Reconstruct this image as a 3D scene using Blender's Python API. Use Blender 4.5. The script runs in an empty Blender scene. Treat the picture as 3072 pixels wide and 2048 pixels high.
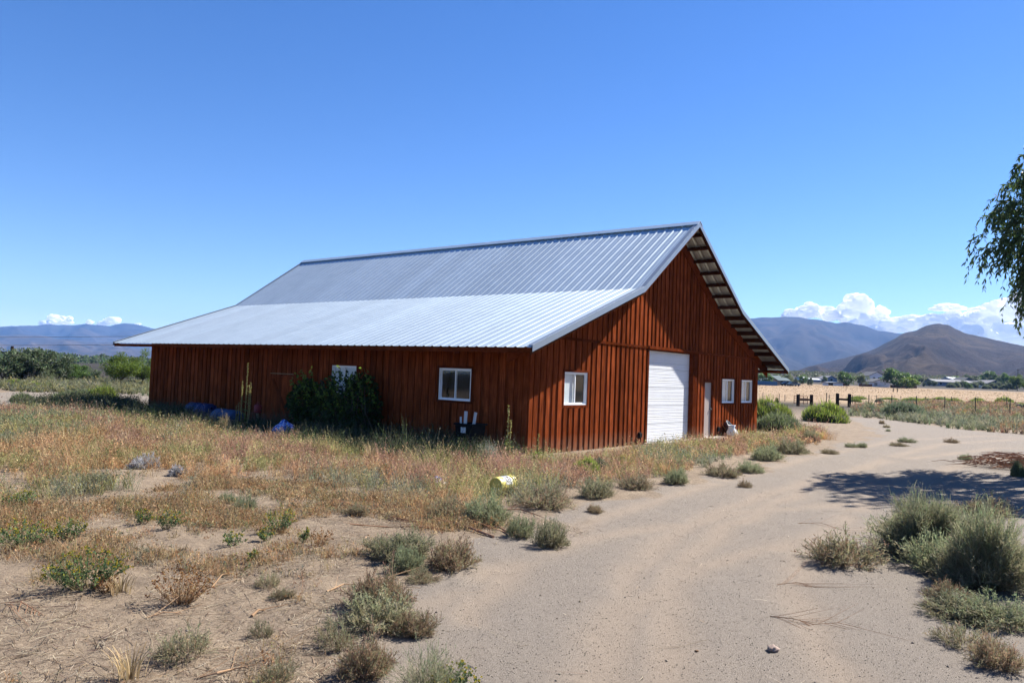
import bpy, math, random
import numpy as np
from mathutils import Vector, Matrix
random.seed(5); rng = np.random.default_rng(11)
scene = bpy.context.scene
col = scene.collection
# ------------------------------------------------------------------ camera
CX, CY, CZ, YAW, PITCH, ROLL, FPX = -14.038, -10.468, 1.782, -.906, .044, .039, 2302.0
_fw = np.array([-math.sin(YAW)*math.cos(PITCH), math.cos(YAW)*math.cos(PITCH), math.sin(PITCH)])
_r = np.array([math.cos(YAW), math.sin(YAW), 0.0]); _u = np.cross(_r, _fw)
R_ = math.cos(ROLL)*_r + math.sin(ROLL)*_u
U_ = -math.sin(ROLL)*_r + math.cos(ROLL)*_u
F_ = _fw; C_ = np.array([CX, CY, CZ])
cam = bpy.data.cameras.new('camera'); camo = bpy.data.objects.new('camera', cam); col.objects.link(camo)
camo.matrix_world = Matrix(((R_[0], U_[0], -F_[0], CX), (R_[1], U_[1], -F_[1], CY), (R_[2], U_[2], -F_[2], CZ), (0, 0, 0, 1)))
cam.sensor_width = 36; cam.lens = FPX/3072*36; cam.clip_start = .1; cam.clip_end = 40000
scene.camera = camo
# ------------------------------------------------------------------ light
SUN = np.array([.6618, -.2539, .7054]); SUN /= np.linalg.norm(SUN)
w = bpy.data.worlds.new('World'); scene.world = w; w.use_nodes = True
nt = w.node_tree; nt.nodes.clear()
sky = nt.nodes.new('ShaderNodeTexSky'); sky.sky_type = 'NISHITA'; sky.sun_disc = False
sky.sun_elevation = math.asin(SUN[2]); sky.sun_rotation = math.atan2(SUN[0], SUN[1])
sky.altitude = 1400; sky.air_density = 1.0; sky.dust_density = .15; sky.ozone_density = 2.2
hs = nt.nodes.new('ShaderNodeHueSaturation'); hs.inputs['Saturation'].default_value = 1.3; hs.inputs['Hue'].default_value = .512
bg = nt.nodes.new('ShaderNodeBackground'); bg.inputs[1].default_value = .058
wo = nt.nodes.new('ShaderNodeOutputWorld')
nt.links.new(sky.outputs[0], hs.inputs['Color']); nt.links.new(hs.outputs[0], bg.inputs[0]); nt.links.new(bg.outputs[0], wo.inputs[0])
sl = bpy.data.lights.new('sun', 'SUN'); sl.energy = 5.0; sl.angle = math.radians(.55); sl.color = (1, .95, .87)
so = bpy.data.objects.new('sun', sl); col.objects.link(so); so.location = (20, -10, 30)
so.rotation_euler = Vector(SUN).to_track_quat('Z', 'Y').to_euler()
scene.view_settings.view_transform = 'Standard'; scene.view_settings.look = 'None'
scene.view_settings.gamma = 1; scene.view_settings.exposure = 1.6; scene.view_settings.use_curve_mapping = False

# ------------------------------------------------------------------ noise + terrain
def _h(ix, iy, s):
    n = (ix.astype(np.int64)*374761393 + iy.astype(np.int64)*668265263 + s*982451653) & 0x7fffffff
    n = ((n ^ (n >> 13))*1274126177) & 0x7fffffff
    return ((n ^ (n >> 16)) & 0xffff)/65535.0
def vn(x, y, s=0):
    x = np.asarray(x, float); y = np.asarray(y, float)
    ix = np.floor(x); iy = np.floor(y); fx = x-ix; fy = y-iy
    fx = fx*fx*(3-2*fx); fy = fy*fy*(3-2*fy)
    a = _h(ix, iy, s); b = _h(ix+1, iy, s); c = _h(ix, iy+1, s); d = _h(ix+1, iy+1, s)
    return (a*(1-fx)+b*fx)*(1-fy)+(c*(1-fx)+d*fx)*fy
def fbm(x, y, o=4, s=0):
    t = 0; a = .5; n = 0
    for k in range(o):
        t = t + a*vn(np.asarray(x)*2**k+13.7*k, np.asarray(y)*2**k-7.3*k, s+k); n += a; a *= .5
    return t/n
def sm(a, b, x):
    t = np.clip((x-a)/(b-a), 0, 1); return t*t*(3-2*t)
def base_terr(x, y):
    dx = np.asarray(x, float)-CX; dy = np.asarray(y, float)-CY; rr = np.hypot(dx, dy)+1e-6
    lat = (dx*_r[0]+dy*_r[1])/rr; fwd = (dx*_fw[0]+dy*_fw[1])/rr
    return (.0125*np.clip(rr-60, 0, 900)+.017*np.clip(rr-290, 0, 330))*sm(-.15, .3, lat)*sm(-.1, .4, fwd)
def ray(px, py): return F_ + R_*(px-1536)/FPX - U_*(py-1024)/FPX
def G(px, py):
    "point of the ground seen at this place"
    d = ray(px, py); t = -C_[2]/d[2] if d[2] < -1e-4 else 3000.
    for _ in range(30):
        p = C_+d*t; h = float(base_terr(p[0], p[1]))
        t2 = (h-C_[2])/d[2]
        if t2 < 0 or t2 > 4000: t2 = 4000
        t = .5*t+.5*t2
    return C_+d*t
def D(px, dist):
    "point of the ground at a given distance in a given direction"
    d = ray(px, 1100).copy(); d[2] = 0; d /= np.linalg.norm(d)
    p = C_+d*dist; p[2] = float(base_terr(p[0], p[1])); return p
def XP(px, py, X):
    d = ray(px, py); return C_+d*(X-CX)/d[0]
def poly(pts): return np.array([G(*p)[:2] for p in pts])
def sdist(P, x, y):
    "signed distance to polygon, positive inside"
    x = np.asarray(x, float); y = np.asarray(y, float); ins = np.zeros(x.shape, bool); best = np.full(x.shape, 1e9)
    n = len(P)
    for i in range(n):
        a = P[i]; b = P[(i+1) % n]; e = b-a
        t = np.clip(((x-a[0])*e[0]+(y-a[1])*e[1])/(e@e+1e-12), 0, 1)
        best = np.minimum(best, np.hypot(x-a[0]-t*e[0], y-a[1]-t*e[1]))
        c = ((a[1] > y) != (b[1] > y)) & (x < (b[0]-a[0])*(y-a[1])/(b[1]-a[1]+1e-12)+a[0]); ins ^= c
    return np.where(ins, best, -best)
_dw = poly([(640, 2300), (860, 2048), (960, 1900), (1130, 1740), (1360, 1640), (1600, 1620), (1690, 1560), (1760, 1515), (1960, 1475), (2160, 1430),
            (2330, 1400), (2480, 1345), (2640, 1310), (2600, 1275), (2540, 1252), (2650, 1256), (2850, 1283), (3072, 1303), (3700, 1370), (4300, 1500), (4300, 2300)])
DRIVE = np.vstack([_dw, [[CX+2, CY-22], [CX-9, CY-9], [CX-5.5, CY+1.2]]])
TRACK = poly([(-900, 1160), (0, 1176), (250, 1172), (700, 1165), (720, 1190), (500, 1215), (460, 1290), (250, 1262), (0, 1250), (-900, 1245)])
def drive(x, y):
    wob = (fbm(np.asarray(x)*.9, np.asarray(y)*.9, 3, 5)-.5)*1.6
    return np.maximum(sdist(DRIVE, x, y), sdist(TRACK, x, y))+wob
def terr(x, y):
    x = np.asarray(x, float); y = np.asarray(y, float)
    rr = np.hypot(x-CX, y-CY)
    h = base_terr(x, y)
    near = 1-sm(60, 140, rr)
    d = sm(-.5, .6, drive(x, y))
    amp = .075*(1-d)+.03*d
    h = h + near*amp*(fbm(x*.7, y*.7, 3, 2)-.5) + (1-sm(14, 40, rr))*(.018*(1-d)+.006*d)*(fbm(x*6, y*6, 2, 9)-.5)*2
    h = h - (1-sm(20, 50, rr))*d*.014*tracks(x, y)
    inb = (x > -.3) & (x < 14.6) & (y > -.3) & (y < 17.8)
    return np.where(inb, np.minimum(h, -.02), h)
TRK = [np.array([G(*q)[:2] for q in L_]) for L_ in ([(1560, 2300), (1620, 2048), (1700, 1850), (1800, 1680), (2000, 1560), (2300, 1450), (2560, 1370), (2760, 1325), (3000, 1312), (3500, 1350)],
    [(2300, 2300), (2150, 1950), (2130, 1750), (2240, 1600), (2480, 1480), (2760, 1390), (3072, 1350), (3500, 1372)], [(1250, 2300), (1420, 2000), (1600, 1800), (1900, 1660), (2400, 1560), (3072, 1500)])]
def tracks(x, y):
    t = np.zeros(np.shape(x)); wv = fbm(np.asarray(x)*1.3, np.asarray(y)*1.3, 3, 61)
    for P_ in TRK:
        best = np.full(np.shape(x), 1e9)
        for a, b in zip(P_[:-1], P_[1:]):
            e = b-a; u = np.clip(((x-a[0])*e[0]+(y-a[1])*e[1])/(e@e), 0, 1); best = np.minimum(best, np.hypot(x-a[0]-u*e[0], y-a[1]-u*e[1]))
        t = np.maximum(t, np.exp(-((best-.72-.25*(wv-.5))/.20)**2))
    return t*sm(.25, .55, wv+.1)
def Z(x, y): return float(terr(np.array([x]), np.array([y]))[0])
def GP(px, py):
    p = G(px, py); return (p[0], p[1], Z(p[0], p[1]))

# ------------------------------------------------------------------ object helpers
def link(o, parent=None):
    col.objects.link(o)
    if parent: o.parent = parent
    return o
def tag(o, label=None, cat=None, group=None, kind=None):
    for k, v in (('label', label), ('category', cat), ('group', group), ('kind', kind)):
        if v: o[k] = v
    return o
def thing(name, label, cat, loc=(0, 0, 0), rz=0, group=None):
    o = bpy.data.objects.new(name, None); o.empty_display_size = .1; link(o)
    o.location = [float(c) for c in loc]; o.rotation_euler = (0, 0, rz); return tag(o, label, cat, group)
def meshobj(name, me, mat, parent=None):
    if mat is not None and not me.materials: me.materials.append(mat)
    return link(bpy.data.objects.new(name, me), parent)
def npmesh(name, V, Fq, colr=None, smooth=False, extra=None):
    V = np.ascontiguousarray(V, dtype=np.float32); Fq = np.ascontiguousarray(Fq, dtype=np.int32); k = Fq.shape[1]
    me = bpy.data.meshes.new(name); me.vertices.add(len(V)); me.vertices.foreach_set('co', V.ravel())
    me.loops.add(Fq.size); me.loops.foreach_set('vertex_index', Fq.ravel())
    me.polygons.add(len(Fq)); me.polygons.foreach_set('loop_start', np.arange(0, Fq.size, k, dtype=np.int32))
    if smooth: me.polygons.foreach_set('use_smooth', np.ones(len(Fq), bool))
    me.update(calc_edges=True)
    for nm, arr in ([('col', colr)] if colr is not None else []) + (extra or []):
        a = me.attributes.new(nm, 'FLOAT_COLOR', 'POINT')
        c = np.ones((len(V), 4), np.float32); c[:, :3] = arr; a.data.foreach_set('color', c.ravel())
    return me
class MB:
    def __init__(s): s.v = []; s.f = []
    def add(s, vs, fs):
        b = len(s.v); s.v += [tuple(map(float, v)) for v in vs]; s.f += [tuple(b+i for i in f) for f in fs]; return s
    def box(s, x0, x1, y0, y1, z0, z1):
        return s.add([(x0, y0, z0), (x1, y0, z0), (x1, y1, z0), (x0, y1, z0), (x0, y0, z1), (x1, y0, z1), (x1, y1, z1), (x0, y1, z1)],
                     [(0, 3, 2, 1), (4, 5, 6, 7), (0, 1, 5, 4), (1, 2, 6, 5), (2, 3, 7, 6), (3, 0, 4, 7)])
    def hexa(s, a):  # bottom 4 then top 4
        return s.add(a, [(0, 3, 2, 1), (4, 5, 6, 7), (0, 1, 5, 4), (1, 2, 6, 5), (2, 3, 7, 6), (3, 0, 4, 7)])
    def prism(s, prof, y0, y1):  # profile in xz, extruded along y
        n = len(prof); vs = [(x, y0, z) for x, z in prof]+[(x, y1, z) for x, z in prof]
        return s.add(vs, [tuple(range(n)), tuple(range(2*n-1, n-1, -1))]+[(i, i+n, (i+1) % n+n, (i+1) % n) for i in range(n)])
    def tube(s, pts, rad, n=6, cap=True):
        pts = [Vector(p) for p in pts]; rad = rad if isinstance(rad, (list, tuple)) else [rad]*len(pts)
        b = len(s.v)
        for i, p in enumerate(pts):
            t = (pts[min(i+1, len(pts)-1)]-pts[max(i-1, 0)]).normalized()
            a = t.orthogonal().normalized(); c = t.cross(a)
            for k in range(n):
                q = p+(a*math.cos(2*math.pi*k/n)+c*math.sin(2*math.pi*k/n))*rad[i]; s.v.append(tuple(q))
        for i in range(len(pts)-1):
            for k in range(n):
                s.f.append((b+i*n+k, b+i*n+(k+1) % n, b+(i+1)*n+(k+1) % n, b+(i+1)*n+k))
        if cap: s.f.append(tuple(b+k for k in range(n-1, -1, -1))); s.f.append(tuple(b+(len(pts)-1)*n+k for k in range(n)))
        return s
    def lathe(s, prof, n=24, c=(0, 0, 0)):  # prof (r,z)
        b = len(s.v)
        for r, z in prof:
            for k in range(n): s.v.append((c[0]+r*math.cos(2*math.pi*k/n), c[1]+r*math.sin(2*math.pi*k/n), c[2]+z))
        for i in range(len(prof)-1):
            for k in range(n): s.f.append((b+i*n+k, b+i*n+(k+1) % n, b+(i+1)*n+(k+1) % n, b+(i+1)*n+k))
        return s
    def xf(s, M): s.v = [tuple(M @ Vector(v)) for v in s.v]; return s
    def build(s, name, mat, parent=None, smooth=False, bevel=0):
        me = bpy.data.meshes.new(name); me.from_pydata(s.v, [], s.f); me.update()
        if smooth: me.polygons.foreach_set('use_smooth', [True]*len(me.polygons))
        o = meshobj(name, me, mat, parent)
        if bevel:
            m = o.modifiers.new('bevel', 'BEVEL'); m.width = bevel; m.segments = 2; m.limit_method = 'ANGLE'
        return o

# ------------------------------------------------------------------ materials
def newmat(name):
    m = bpy.data.materials.new(name); m.use_nodes = True; n = m.node_tree; n.nodes.clear()
    out = n.nodes.new('ShaderNodeOutputMaterial'); b = n.nodes.new('ShaderNodeBsdfPrincipled'); n.links.new(b.outputs[0], out.inputs[0])
    return m, n, b, out
def nd(n, t, **kw):
    x = n.nodes.new(t)
    for k, v in kw.items():
        if k.startswith('i_'):
            key = k[2:]; key = int(key) if key.isdigit() else key.replace('_', ' '); x.inputs[key].default_value = v
        else: setattr(x, k, v)
    return x
def ramp(n, src, stops):
    r = n.nodes.new('ShaderNodeValToRGB'); n.links.new(src, r.inputs[0]); e = r.color_ramp.elements
    while len(e) < len(stops): e.new(.5)
    for q, (p, c) in zip(e, stops): q.position = p; q.color = (*c, 1) if len(c) == 3 else c
    return r
def mix(n, fac, a, b, mode='MIX'):
    m = n.nodes.new('ShaderNodeMix'); m.data_type = 'RGBA'; m.blend_type = mode
    for s, i in ((fac, 0), (a, 6), (b, 7)):
        if hasattr(s, 'is_output'): n.links.new(s, m.inputs[i])
        elif i == 0: m.inputs[0].default_value = s
        else: m.inputs[i].default_value = (*s, 1)
    return m.outputs[2]
def coords(n, scale=(1, 1, 1), kind='Object'):
    t = n.nodes.new('ShaderNodeTexCoord'); mp = n.nodes.new('ShaderNodeMapping'); mp.inputs['Scale'].default_value = scale
    n.links.new(t.outputs[kind], mp.inputs[0]); return mp.outputs[0]
def noise(n, vec, sc, det=4, rough=.55):
    x = nd(n, 'ShaderNodeTexNoise', i_Scale=sc, i_Detail=det, i_Roughness=rough); n.links.new(vec, x.inputs['Vector']); return x.outputs[0]
def bump(n, b, h, strength=.3, dist=.01):
    x = nd(n, 'ShaderNodeBump', i_Strength=strength, i_Distance=dist); n.links.new(h, x.inputs['Height']); n.links.new(x.outputs[0], b.inputs['Normal'])
def plain(name, c, rough=.6, metal=0, var=.25, sc=6, spec=.4, bmp=0):
    if 'white' not in name: c = tuple(x*.76 for x in c)
    m, n, b, o = newmat(name); v = coords(n)
    f = noise(n, v, sc, 5)
    r = ramp(n, f, [(.25, tuple(x*(1-var) for x in c)), (.75, tuple(min(1, x*(1+var*.6)) for x in c))])
    n.links.new(r.outputs[0], b.inputs['Base Color']); b.inputs['Roughness'].default_value = rough; b.inputs['Metallic'].default_value = metal
    b.inputs['Specular IOR Level'].default_value = spec
    if bmp: bump(n, b, f, bmp, .01)
    return m
def wood(name, dark, mid, light, grain=(14, 14, .7), randv=.35):
    dark, mid, light = (tuple(x*.80 for x in c) for c in (dark, mid, light))
    m, n, b, o = newmat(name)
    g = n.nodes.new('ShaderNodeNewGeometry'); mp = nd(n, 'ShaderNodeMapping'); mp.inputs['Scale'].default_value = grain
    oi = n.nodes.new('ShaderNodeObjectInfo'); ad = nd(n, 'ShaderNodeVectorMath', operation='ADD')
    sc = nd(n, 'ShaderNodeVectorMath', operation='SCALE'); sc.inputs[3].default_value = 37.0
    cb = n.nodes.new('ShaderNodeCombineXYZ'); n.links.new(oi.outputs['Random'], cb.inputs[0]); n.links.new(oi.outputs['Random'], cb.inputs[2])
    n.links.new(cb.outputs[0], sc.inputs[0]); n.links.new(g.outputs['Position'], ad.inputs[0]); n.links.new(sc.outputs[0], ad.inputs[1])
    n.links.new(ad.outputs[0], mp.inputs[0])
    f = noise(n, mp.outputs[0], 3.0, 7, .65)
    c = ramp(n, f, [(.28, dark), (.5, mid), (.78, light)]).outputs[0]
    blot = noise(n, ad.outputs[0], 1.7, 4); c = mix(n, ramp(n, blot, [(.35, (.0, .0, .0)), (.75, (.55, .55, .55))]).outputs[0], c, tuple(x*.55 for x in dark))
    hv = nd(n, 'ShaderNodeHueSaturation'); n.links.new(c, hv.inputs['Color'])
    mr = nd(n, 'ShaderNodeMapRange'); mr.inputs[3].default_value = 1-randv; mr.inputs[4].default_value = 1+randv*.7
    n.links.new(oi.outputs['Random'], mr.inputs[0]); n.links.new(mr.outputs[0], hv.inputs['Value'])
    sz_ = nd(n, 'ShaderNodeSeparateXYZ'); n.links.new(g.outputs['Position'], sz_.inputs[0]); dz = nd(n, 'ShaderNodeMapRange'); dz.inputs[1].default_value = .42; dz.inputs[2].default_value = .0; n.links.new(sz_.outputs[2], dz.inputs[0])
    dn = nd(n, 'ShaderNodeMath', operation='MULTIPLY'); n.links.new(dz.outputs[0], dn.inputs[0]); n.links.new(noise(n, g.outputs['Position'], 5, 5), dn.inputs[1])
    n.links.new(mix(n, dn.outputs[0], hv.outputs[0], (.24, .15, .095)), b.inputs['Base Color']); b.inputs['Roughness'].default_value = .95; b.inputs['Specular IOR Level'].default_value = .0
    bump(n, b, f, .5, .006)
    return m
M = {}
ALB = .76   # overall base-colour level of the earthy surfaces
M['red'] = wood('stained_red_wood', (.09, .021, .008), (.255, .056, .0175), (.46, .122, .042))
M['redtrim'] = wood('stained_trim_wood', (.10, .022, .008), (.16, .034, .011), (.24, .06, .02), grain=(3, 3, 3))
M['brown'] = wood('brown_rafter_wood', (.05, .018, .009), (.085, .03, .014), (.13, .05, .024), grain=(5, 5, 5))
M['oldwood'] = wood('weathered_dark_timber', (.03, .02, .014), (.055, .036, .026), (.10, .07, .05), grain=(12, 12, 2))
M['tanwood'] = wood('bare_tan_wood', (.25, .16, .09), (.4, .27, .16), (.5, .36, .23))
M['dead'] = wood('dead_branch_wood', (.30, .13, .07), (.48, .24, .14), (.6, .38, .25))
M['white'] = plain('white_painted_metal', (.60, .615, .63), .45, var=.06, sc=2)
M['vinyl'] = plain('white_vinyl_frame', (.78, .79, .80), .4, var=.05)
M['mandoor'] = plain('taupe_painted_door', (.42, .34, .30), .5, var=.06, sc=2)
M['blind'] = plain('white_blind_slat', (.75, .76, .76), .6, var=.05)
M['dark'] = plain('dark_interior', (.012, .012, .013), .9)
M['black'] = plain('black_plastic', (.007, .008, .010), .7, var=.3, spec=.08)
M['greymetal'] = plain('dull_grey_metal', (.16, .17, .18), .5, .6)
M['rubber'] = plain('black_rubber', (.02, .02, .021), .8)
M['concrete'] = plain('pale_concrete', (.42, .37, .31), .9, var=.25, sc=5, bmp=.2)
M['yellow'] = plain('yellow_plastic', (.78, .68, .18), .4, var=.1)
M['blue'] = plain('blue_plastic', (.008, .028, .12), .6, var=.2)
M['paleblue'] = plain('faded_blue_plastic', (.03, .065, .16), .6, var=.35)
M['redpaint'] = plain('dark_red_paint', (.30, .02, .02), .6, var=.3)
M['paper'] = plain('white_paper', (.48, .48, .47), .8, var=.06)
M['post'] = plain('rusty_green_steel', (.05, .05, .04), .7, .2, var=.5, sc=9)
M['rust'] = plain('rust_red_steel', (.22, .06, .03), .8, var=.4)
M['wire'] = plain('galvanised_wire', (.2, .2, .2), .5, .7)
M['bark'] = plain('tree_bark', (.13, .10, .08), .9, var=.5, sc=8, bmp=.5)
M['stone'] = plain('pale_stone', (.5, .49, .48), .9, var=.3, sc=7, bmp=.5)
M['housewhite'] = plain('white_house_siding', (.62, .62, .66), .7, var=.06)
M['housegrey'] = plain('grey_blue_siding', (.22, .27, .36), .7, var=.1)
M['housetan'] = plain('tan_siding', (.33, .30, .27), .7, var=.1)
M['housedark'] = plain('dark_blue_siding', (.06, .09, .14), .7, var=.1)
M['roofdark'] = plain('dark_shingle_roof', (.06, .065, .08), .85, var=.3)
M['roofgreen'] = plain('green_grey_shingle_roof', (.07, .11, .12), .85, var=.2)
M['roofgrey'] = plain('grey_shingle_roof', (.17, .17, .19), .85, var=.2)
M['fencewood'] = plain('reddish_fence_wood', (.12, .05, .03), .85, var=.3)
M['container'] = plain('blue_painted_steel', (.04, .16, .33), .5, var=.15)
M['car'] = plain('dark_car_paint', (.03, .04, .055), .25, .3, var=.1)
# galvalume roofing
def metal_roof():
    m, n, b, o = newmat('galvanised_roof_sheet')
    g = n.nodes.new('ShaderNodeNewGeometry'); oi = n.nodes.new('ShaderNodeObjectInfo')
    f = noise(n, g.outputs['Position'], 2.2, 5); f2 = noise(n, g.outputs['Position'], 22, 3)
    c = ramp(n, f, [(.3, (.64, .75, .79)), (.7, (.74, .85, .88))]).outputs[0]
    c = mix(n, .22, c, ramp(n, f2, [(.3, (.62, .71, .77)), (.7, (.80, .88, .92))]).outputs[0])
    hv = nd(n, 'ShaderNodeHueSaturation'); n.links.new(c, hv.inputs['Color'])
    mr = nd(n, 'ShaderNodeMapRange'); mr.inputs[3].default_value = .74; mr.inputs[4].default_value = .83
    n.links.new(oi.outputs['Random'], mr.inputs[0]); n.links.new(mr.outputs[0], hv.inputs['Value'])
    n.links.new(hv.outputs[0], b.inputs['Base Color'])
    b.inputs['Metallic'].default_value = .74; b.inputs['Roughness'].default_value = .46; bump(n, b, noise(n, g.outputs['Position'], 1.6, 4), .5, .02)
    return m
M['roof'] = metal_roof()
M['flash'] = plain('grey_metal_flashing', (.33, .38, .44), .4, .5, var=.08, sc=2)
def glass():
    m, n, b, o = newmat('window_glass'); n.nodes.remove(b)
    tr = nd(n, 'ShaderNodeBsdfTransparent'); tr.inputs[0].default_value = (.95, .97, .97, 1)
    gl = nd(n, 'ShaderNodeBsdfGlossy'); gl.inputs['Roughness'].default_value = .03; gl.inputs[0].default_value = (.9, .95, 1, 1)
    fr = nd(n, 'ShaderNodeFresnel', i_IOR=1.6); mx = nd(n, 'ShaderNodeMixShader')
    gb = n.nodes.new('ShaderNodeNewGeometry'); iv = nd(n, 'ShaderNodeMath', operation='SUBTRACT'); iv.inputs[0].default_value = 1.0; n.links.new(gb.outputs['Backfacing'], iv.inputs[1]); ml = nd(n, 'ShaderNodeMath', operation='MULTIPLY'); n.links.new(iv.outputs[0], ml.inputs[0]); n.links.new(fr.outputs[0], ml.inputs[1])
    n.links.new(ml.outputs[0], mx.inputs[0]); n.links.new(tr.outputs[0], mx.inputs[1]); n.links.new(gl.outputs[0], mx.inputs[2]); n.links.new(mx.outputs[0], o.inputs[0])
    return m
M['glass'] = glass()
def plantmat(name, trans=.3, rough=.7):
    m, n, b, o = newmat(name); a = nd(n, 'ShaderNodeAttribute', attribute_name='col')
    oi = n.nodes.new('ShaderNodeObjectInfo'); hv = nd(n, 'ShaderNodeHueSaturation'); n.links.new(a.outputs['Color'], hv.inputs['Color'])
    mr = nd(n, 'ShaderNodeMapRange'); mr.inputs[3].default_value = .85; mr.inputs[4].default_value = 1.15
    n.links.new(oi.outputs['Random'], mr.inputs[0]); n.links.new(mr.outputs[0], hv.inputs['Value'])
    n.links.new(hv.outputs[0], b.inputs['Base Color']); b.inputs['Roughness'].default_value = rough; b.inputs['Specular IOR Level'].default_value = .2
    t = nd(n, 'ShaderNodeBsdfTranslucent'); n.links.new(hv.outputs[0], t.inputs[0]); mx = nd(n, 'ShaderNodeMixShader'); mx.inputs[0].default_value = trans
    n.links.new(b.outputs[0], mx.inputs[1]); n.links.new(t.outputs[0], mx.inputs[2]); n.links.new(mx.outputs[0], o.inputs[0]); return m
M['plant'] = plantmat('plant_twigs', .45); M['leaf'] = plantmat('green_leaves', .45, .5)
# ground: zone attribute r = driveway gravel, g = dry field, b = weedy litter soil
def ground_mat():
    m, n, b, o = newmat('sandy_ground'); g = n.nodes.new('ShaderNodeNewGeometry'); P = g.outputs['Position']
    z = nd(n, 'ShaderNodeAttribute', attribute_name='zone'); sp = nd(n, 'ShaderNodeSeparateColor'); n.links.new(z.outputs['Color'], sp.inputs[0])
    big = noise(n, P, .35, 5, .6); mid = noise(n, P, 3.0, 5, .65); fine = noise(n, P, 38, 4, .7); grit = noise(n, P, 120, 3, .8)
    grav = ramp(n, big, [(.3, (.46, .35, .25)), (.48, (.39, .32, .25)), (.7, (.34, .295, .25))]).outputs[0]
    grav = mix(n, .5, grav, ramp(n, mid, [(.3, (.30, .245, .19)), (.7, (.44, .365, .29))]).outputs[0])
    grav = mix(n, .55, grav, ramp(n, fine, [(.34, (.16, .14, .125)), (.46, (.33, .285, .235)), (.6, (.40, .34, .28)), (.72, (.56, .51, .46))]).outputs[0])
    grav = mix(n, .32, grav, ramp(n, grit, [(.36, (.08, .075, .07)), (.5, (.36, .3, .25)), (.68, (.7, .64, .58))]).outputs[0])
    soil = ramp(n, mid, [(.33, (.15, .115, .085)), (.5, (.27, .205, .145)), (.66, (.40, .31, .215))]).outputs[0]
    soil = mix(n, .55, soil, ramp(n, fine, [(.33, (.10, .075, .055)), (.5, (.27, .205, .145)), (.7, (.46, .37, .27))]).outputs[0])
    fld = ramp(n, noise(n, P, .12, 6, .7), [(.3, (.27, .19, .12)), (.5, (.36, .26, .165)), (.7, (.46, .345, .23))]).outputs[0]
    fld = mix(n, .35, fld, ramp(n, noise(n, P, 1.2, 5, .7), [(.35, (.22, .15, .08)), (.6, (.5, .33, .18))]).outputs[0])
    scrub = ramp(n, noise(n, P, .2, 6, .7), [(.36, (.020, .022, .013)), (.5, (.038, .032, .024)), (.66, (.085, .064, .043))]).outputs[0]
    c = mix(n, sp.outputs[2], scrub, soil); c = mix(n, sp.outputs[1], c, fld)
    thr = nd(n, 'ShaderNodeMath', operation='ADD'); n.links.new(sp.outputs[0], thr.inputs[0])
    s2 = nd(n, 'ShaderNodeMath', operation='MULTIPLY_ADD'); n.links.new(mid, s2.inputs[0]); s2.inputs[1].default_value = .9; s2.inputs[2].default_value = -.45
    n.links.new(s2.outputs[0], thr.inputs[1]); ta = nd(n, 'ShaderNodeAttribute', attribute_name='track'); tf = nd(n, 'ShaderNodeMath', operation='MULTIPLY', i_1=.42); n.links.new(ta.outputs['Fac'], tf.inputs[0]); grav = mix(n, tf.outputs[0], grav, (.56, .43, .31)); gd_ = nd(n, 'ShaderNodeHueSaturation', i_Value=.47); n.links.new(grav, gd_.inputs['Color']); grav = gd_.outputs[0]
    gd2 = nd(n, 'ShaderNodeHueSaturation', i_Value=.66); n.links.new(c, gd2.inputs['Color']); c = gd2.outputs[0]
    c = mix(n, ramp(n, thr.outputs[0], [(.3, (0, 0, 0)), (.7, (1, 1, 1))]).outputs[0], c, grav)
    n.links.new(c, b.inputs['Base Color']); b.inputs['Roughness'].default_value = .95; b.inputs['Specular IOR Level'].default_value = .15
    ad = nd(n, 'ShaderNodeMath', operation='MULTIPLY_ADD'); n.links.new(fine, ad.inputs[0]); ad.inputs[1].default_value = .25; n.links.new(grit, ad.inputs[2])
    bump(n, b, ad.outputs[0], .9, .013)
    return m
M['ground'] = ground_mat()
def mount_mat(name, cols, sc, veg=(.05, .06, .035), vegsc=.02):
    m, n, b, o = newmat(name); g = n.nodes.new('ShaderNodeNewGeometry'); P = g.outputs['Position']
    c = ramp(n, noise(n, P, sc, 7, .6), [(.38, cols[0]), (.5, cols[1]), (.62, cols[2])]).outputs[0]
    vg = ramp(n, noise(n, P, vegsc, 8, .75), [(.5, (0, 0, 0)), (.6, (.75, .75, .75))]).outputs[0]
    c = mix(n, vg, c, veg); hv = nd(n, 'ShaderNodeHueSaturation', i_Value=.56); n.links.new(c, hv.inputs['Color']); c = hv.outputs[0]
    n.links.new(c, b.inputs['Base Color']); b.inputs['Roughness'].default_value = 1; b.inputs['Specular IOR Level'].default_value = .05
    bump(n, b, noise(n, P, vegsc*2, 8, .7), .9, 6.0)
    return m

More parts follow.
